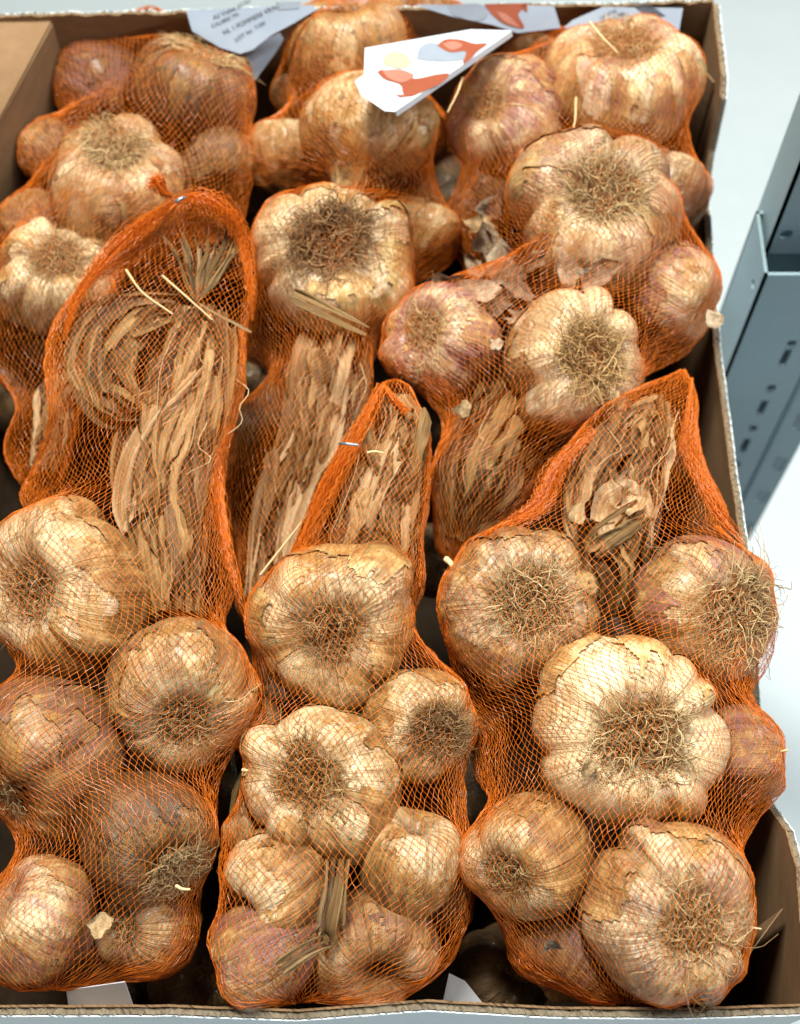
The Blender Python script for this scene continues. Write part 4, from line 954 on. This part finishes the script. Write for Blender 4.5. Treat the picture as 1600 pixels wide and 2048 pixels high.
# gathered hem and clips
def clump(parent, pts, rads, n, seed, c0):
    """gathered net: many cords running together"""
    rng = np.random.default_rng(seed); P = np.array([at(*p) for p in pts]); K = 44
    S = spline(P, K); R = np.interp(np.linspace(0, 1, K), np.linspace(0, 1, len(rads)), rads)*.00022
    T = np.gradient(S, axis=0); T /= np.linalg.norm(T, axis=1, keepdims=True)
    A = np.cross(T, [0, 0, 1.0]); A /= np.linalg.norm(A, axis=1, keepdims=True); B = np.cross(A, T)
    n = int(n*.8); u = rng.uniform(-.8, .8, n)*rng.uniform(.3, 1, n); v = rng.normal(size=n)*.22
    zig = rng.uniform(.05, .11, (n, 1))*np.sign(rng.normal(size=(n, 1)))*((-1.0)**np.arange(K))[None]
    wig = lambda: np.array([np.interp(np.arange(K), np.linspace(0, K-1, 7), rng.normal(size=7)) for _ in range(n)])*.15
    U = u[:, None]+wig()+zig; W = v[:, None]+wig()*.6
    path = S[None]+A[None]*(R[None]*U)[..., None]+B[None]*(R[None]*W)[..., None]
    st = rng.integers(0, K//2, n)*(rng.random(n) < .8); en = K-1-rng.integers(0, int(K*.6), n)
    for q in range(n):
        path[q, :st[q]] = path[q, st[q]]+(np.arange(st[q])[:, None]-st[q])*1e-6; path[q, en[q]:] = path[q, en[q]]+(np.arange(K-en[q])[:, None])*1e-6
    V, F = tubes(path-c0, .00016, rng)
    link('gathered_hem', mesh_np('gathered_hem', V, F, NET, False, {'tone': np.repeat(rng.random(n), K*3)}), parent, 'stuff')
o, c0, _ = nD
clump(o, [(345, 395, .036), (325, 380, .042), (312, 360, .047), (330, 385, .044)], [14, 22, 30, 18], 120, 21, c0)
clump(o, [(350, 400, .040), (400, 395, .045), (450, 420, .040), (485, 480, .028), (500, 570, .018), (505, 640, .008)], [12, 34, 36, 26, 16, 8], 170, 22, c0)
clump(o, [(345, 405, .040), (270, 460, .030), (200, 530, .024), (150, 600, .018), (128, 680, .010)], [20, 34, 26, 16, 8], 150, 23, c0)
clump(o, [(455, 690, .008), (450, 860, .006), (430, 930, .004), (455, 1100, -.002), (500, 1260, -.008)], [10, 18, 24, 22, 14], 60, 25, c0)
o, c0, _ = nE
clump(o, [(765, 765, .020), (790, 800, .022), (850, 870, .012), (858, 960, .004)], [3, 14, 12, 8], 100, 26, c0)
clump(o, [(765, 770, .026), (720, 860, .018), (650, 980, .006), (600, 1090, -.004), (530, 1190, -.012)], [18, 26, 26, 18, 12], 130, 27, c0)
o, c0, _ = nF
clump(o, [(1385, 755, .005), (1378, 830, .004), (1378, 900, .0), (1430, 1010, -.004), (1490, 1090, -.008)], [3, 14, 22, 22, 12], 130, 28, c0)
clump(o, [(1190, 860, .010), (1120, 930, .006), (1080, 1010, .002), (1000, 1060, 0), (930, 1110, -.006)], [16, 30, 34, 20, 10], 130, 29, c0)
def clip(parent, c0, px, py, z, ang, L=.007, r=.0007):
    c = at(px, py, z); d = np.array([math.cos(ang), math.sin(ang), .1]); e = np.array([-d[1]*.18, d[0]*.18, -.6])*L
    P = np.array([c-d*L+e*.5, c-d*L, c, c+d*L, c+d*L+e*.5])-c0
    V, F = tubes(P[None], r, np.random.default_rng(2), 8); link('clip', mesh_np('clip', V, F, METAL), parent)
clip(nD[0], nD[1], 361, 398, .052, .5, .0022, .0009)
clip(nE[0], nE[1], 697, 888, .030, -.15, .0042, .0007)

# ------------------------------------------------------------------ paper tags
def tagcard(name, label, pts, m=PAPER, cat='label card', lean=False):
    """pts (px,py,z) outline; a thin card with real thickness"""
    P = np.array([at(*p) if not lean else ony(p[0], p[1], p[2]) for p in pts]); c0 = P.mean(0); Q = P-c0
    _, _, vt = np.linalg.svd(Q); n = vt[2]
    if n[2] < 0: n = -n
    Q = Q-np.outer(Q@n, n)
    o = empty(name, label, cat, tuple(c0))
    poly3('card', [q-n*.0004 for q in Q], m, o, .0004, n)
    def project(px, py, lift=.0003):
        r = ray(px, py); t = ((c0-CAM)@n)/(r@n); return CAM+r*t+n*lift-c0
    return o, project, n
def printed(o, proj, n, pts, m, name='print', lift=.0003, smooth=0):
    if smooth: 
        q = spline(np.array(pts+[pts[0]], float), smooth)[:-1]; pts = [tuple(a) for a in q]
    P = [proj(a, b_, lift) for a, b_ in pts]; k = len(P)
    me = bpy.data.meshes.new(name); me.from_pydata([tuple(p) for p in P], [], [list(range(k))]); me.materials.append(m); me.update()
    return link(name, me, o)
def text(o, proj, n, s, px, py, dx, dy, size_px, m=INK):
    cu = bpy.data.curves.new('lettering', 'FONT'); cu.body = s; cu.size = 1.0
    t = bpy.data.objects.new('lettering', cu); C.objects.link(t)
    bpy.context.view_layer.update()
    me = bpy.data.meshes.new_from_object(t.evaluated_get(bpy.context.evaluated_depsgraph_get())); bpy.data.objects.remove(t)
    l = math.hypot(dx, dy); ux, uy = dx/l, dy/l; vx, vy = uy, -ux
    for v in me.vertices:
        a, b_ = v.co.x*size_px, v.co.y*size_px
        v.co = Vector(proj(px+ux*a+vx*b_, py+uy*a+vy*b_, .0004))
    me.materials.clear(); me.materials.append(m); link('lettering', me, o)
# printed card in the middle
o, pj, n = tagcard('label_card', 'white card printed with shallots, standing between the top middle bulbs', [(730, 95, .030), (942, 58, .022), (1022, 62, .020), (790, 222, .040), (770, 222, .040), (722, 190, .038), (710, 162, .036), (728, 150, .034)])
printed(o, pj, n, [(754, 145), (766, 140), (800, 150), (830, 158), (870, 150), (898, 148), (885, 165), (850, 182), (820, 194), (806, 188), (800, 170), (770, 160)], PRINT_RED, smooth=40)
printed(o, pj, n, [(790, 190), (805, 190), (815, 194), (800, 196)], PRINT_RED)
printed(o, pj, n, [(764, 142), (800, 140), (828, 152), (805, 166), (778, 158)], PRINT_PINK, lift=.00045, smooth=24)
printed(o, pj, n, [(765, 130), (770, 112), (790, 104), (815, 112), (822, 130), (800, 138)], PRINT_CREAM, smooth=24)
printed(o, pj, n, [(832, 120), (840, 95), (865, 85), (900, 100), (935, 105), (932, 120), (880, 124)], PRINT_GREY, smooth=24)
printed(o, pj, n, [(874, 92), (890, 80), (920, 80), (948, 88), (975, 88), (955, 104), (940, 120), (925, 128), (932, 104), (900, 106)], PRINT_RED, lift=.00045, smooth=30)
printed(o, pj, n, [(884, 90), (905, 84), (925, 92), (905, 102)], PRINT_PINK, lift=.0006, smooth=16)
poly3('card_fold', [pj(1022, 62, 0), pj(790, 222, 0), pj(790, 222, 0)+np.array([.0008, -.0004, -.0035]), pj(1022, 62, 0)+np.array([.0008, -.0004, -.0035])], PAPER, o, .0004, (1, 0, 0))
# card against the back wall, centre
o, pj, n = tagcard('label_card', 'dim shallot-printed card leaning on the back wall of the box', [(826, 9, .318), (1108, 12, .320), (1122, 56, .312), (1035, 66, .310), (985, 50, .312), (900, 32, .315)], m=PAPER_SHADED, lean=True)
printed(o, pj, n, [(968, 8), (1050, 8), (1036, 28), (1048, 56), (1010, 48), (985, 30)], PRINT_RED, smooth=24)
printed(o, pj, n, [(992, 22), (1015, 30), (1040, 55), (1010, 44)], PRINT_PINK, lift=.00045, smooth=16)
printed(o, pj, n, [(896, 10), (960, 8), (975, 30), (950, 42), (905, 28)], PRINT_GREY, smooth=24)
printed(o, pj, n, [(1046, 6), (1054, 6), (1055, 24), (1050, 24), (1044, 12)], PRINT_RED)
# right back card with text and bars
o, pj, n = tagcard('label_card', 'white card with a barcode in the back right corner of the box', [(1128, 55, .308), (1145, 40, .311), (1205, 14, .317), (1366, 16, .317), (1355, 82, .303), (1335, 98, .300), (1240, 100, .300)], m=PAPER_SHADED, lean=True)
for i in range(9):
    x = 1262+i*2.2; printed(o, pj, n, [(x+i*2, 9+i*3.2), (x+i*2+34, 4+i*3.2), (x+i*2+35, 6+i*3.2), (x+i*2+1, 11+i*3.2)], INK, 'barcode_bar')
for i in range(6):
    x = 1288+i*4; printed(o, pj, n, [(x, 48+i*6), (x+32, 38+i*6), (x+33, 40.4+i*6), (x+1, 50.4+i*6)], INK, 'barcode_bar')
text(o, pj, n, '110 4720', 1200, 40, 34, -16, 10); text(o, pj, n, 'CAT. I 1 000', 1202, 52, 40, -20, 10)
# left back tags
o, pj, n = tagcard('label_card', 'white tag with faint slanted print hanging at the top left of the box', [(372, 20, .310), (628, 10, .312), (632, 20, .310), (590, 45, .305), (540, 72, .300), (505, 100, .295), (480, 108, .293), (440, 95, .296), (384, 62, .302)], m=PAPER_SHADED, lean=True)
text(o, pj, n, 'Ail Violet 60/80', 428, 40, 60, -28, 13); text(o, pj, n, 'NL 1 POMMERE VRAC', 448, 70, 76, -38, 13)
text(o, pj, n, 'LOT Nr. 7104', 472, 84, 50, -30, 12); text(o, pj, n, 'CALIBRE 7M', 425, 56, 60, -28, 11)
printed(o, pj, n, [(552, 4), (602, 3), (598, 17), (555, 20)], PRINT_GREY)
o, pj, n = tagcard('label_card', 'smaller shade-toned white tag under the slanted tag left of the top centre bulb', [(455, 95, .303), (500, 90, .304), (560, 66, .310), (568, 78, .308), (548, 110, .302), (504, 168, .290), (480, 140, .294)], m=PAPER_SHADED, lean=True)
text(o, pj, n, 'No 12', 478, 122, 20, -12, 13)
# front tags
tagcard('label_card', 'blank white tag corner at the front left box edge', [(132, 1982, -.020), (250, 1963, -.012), (272, 2030, -.030), (140, 2030, -.035)])
tagcard('label_card', 'grey-white tag deep in the gap beside the middle bag at the front edge', [(898, 1945, -.050), (930, 1965, -.05), (985, 2030, -.06), (880, 2030, -.06)])
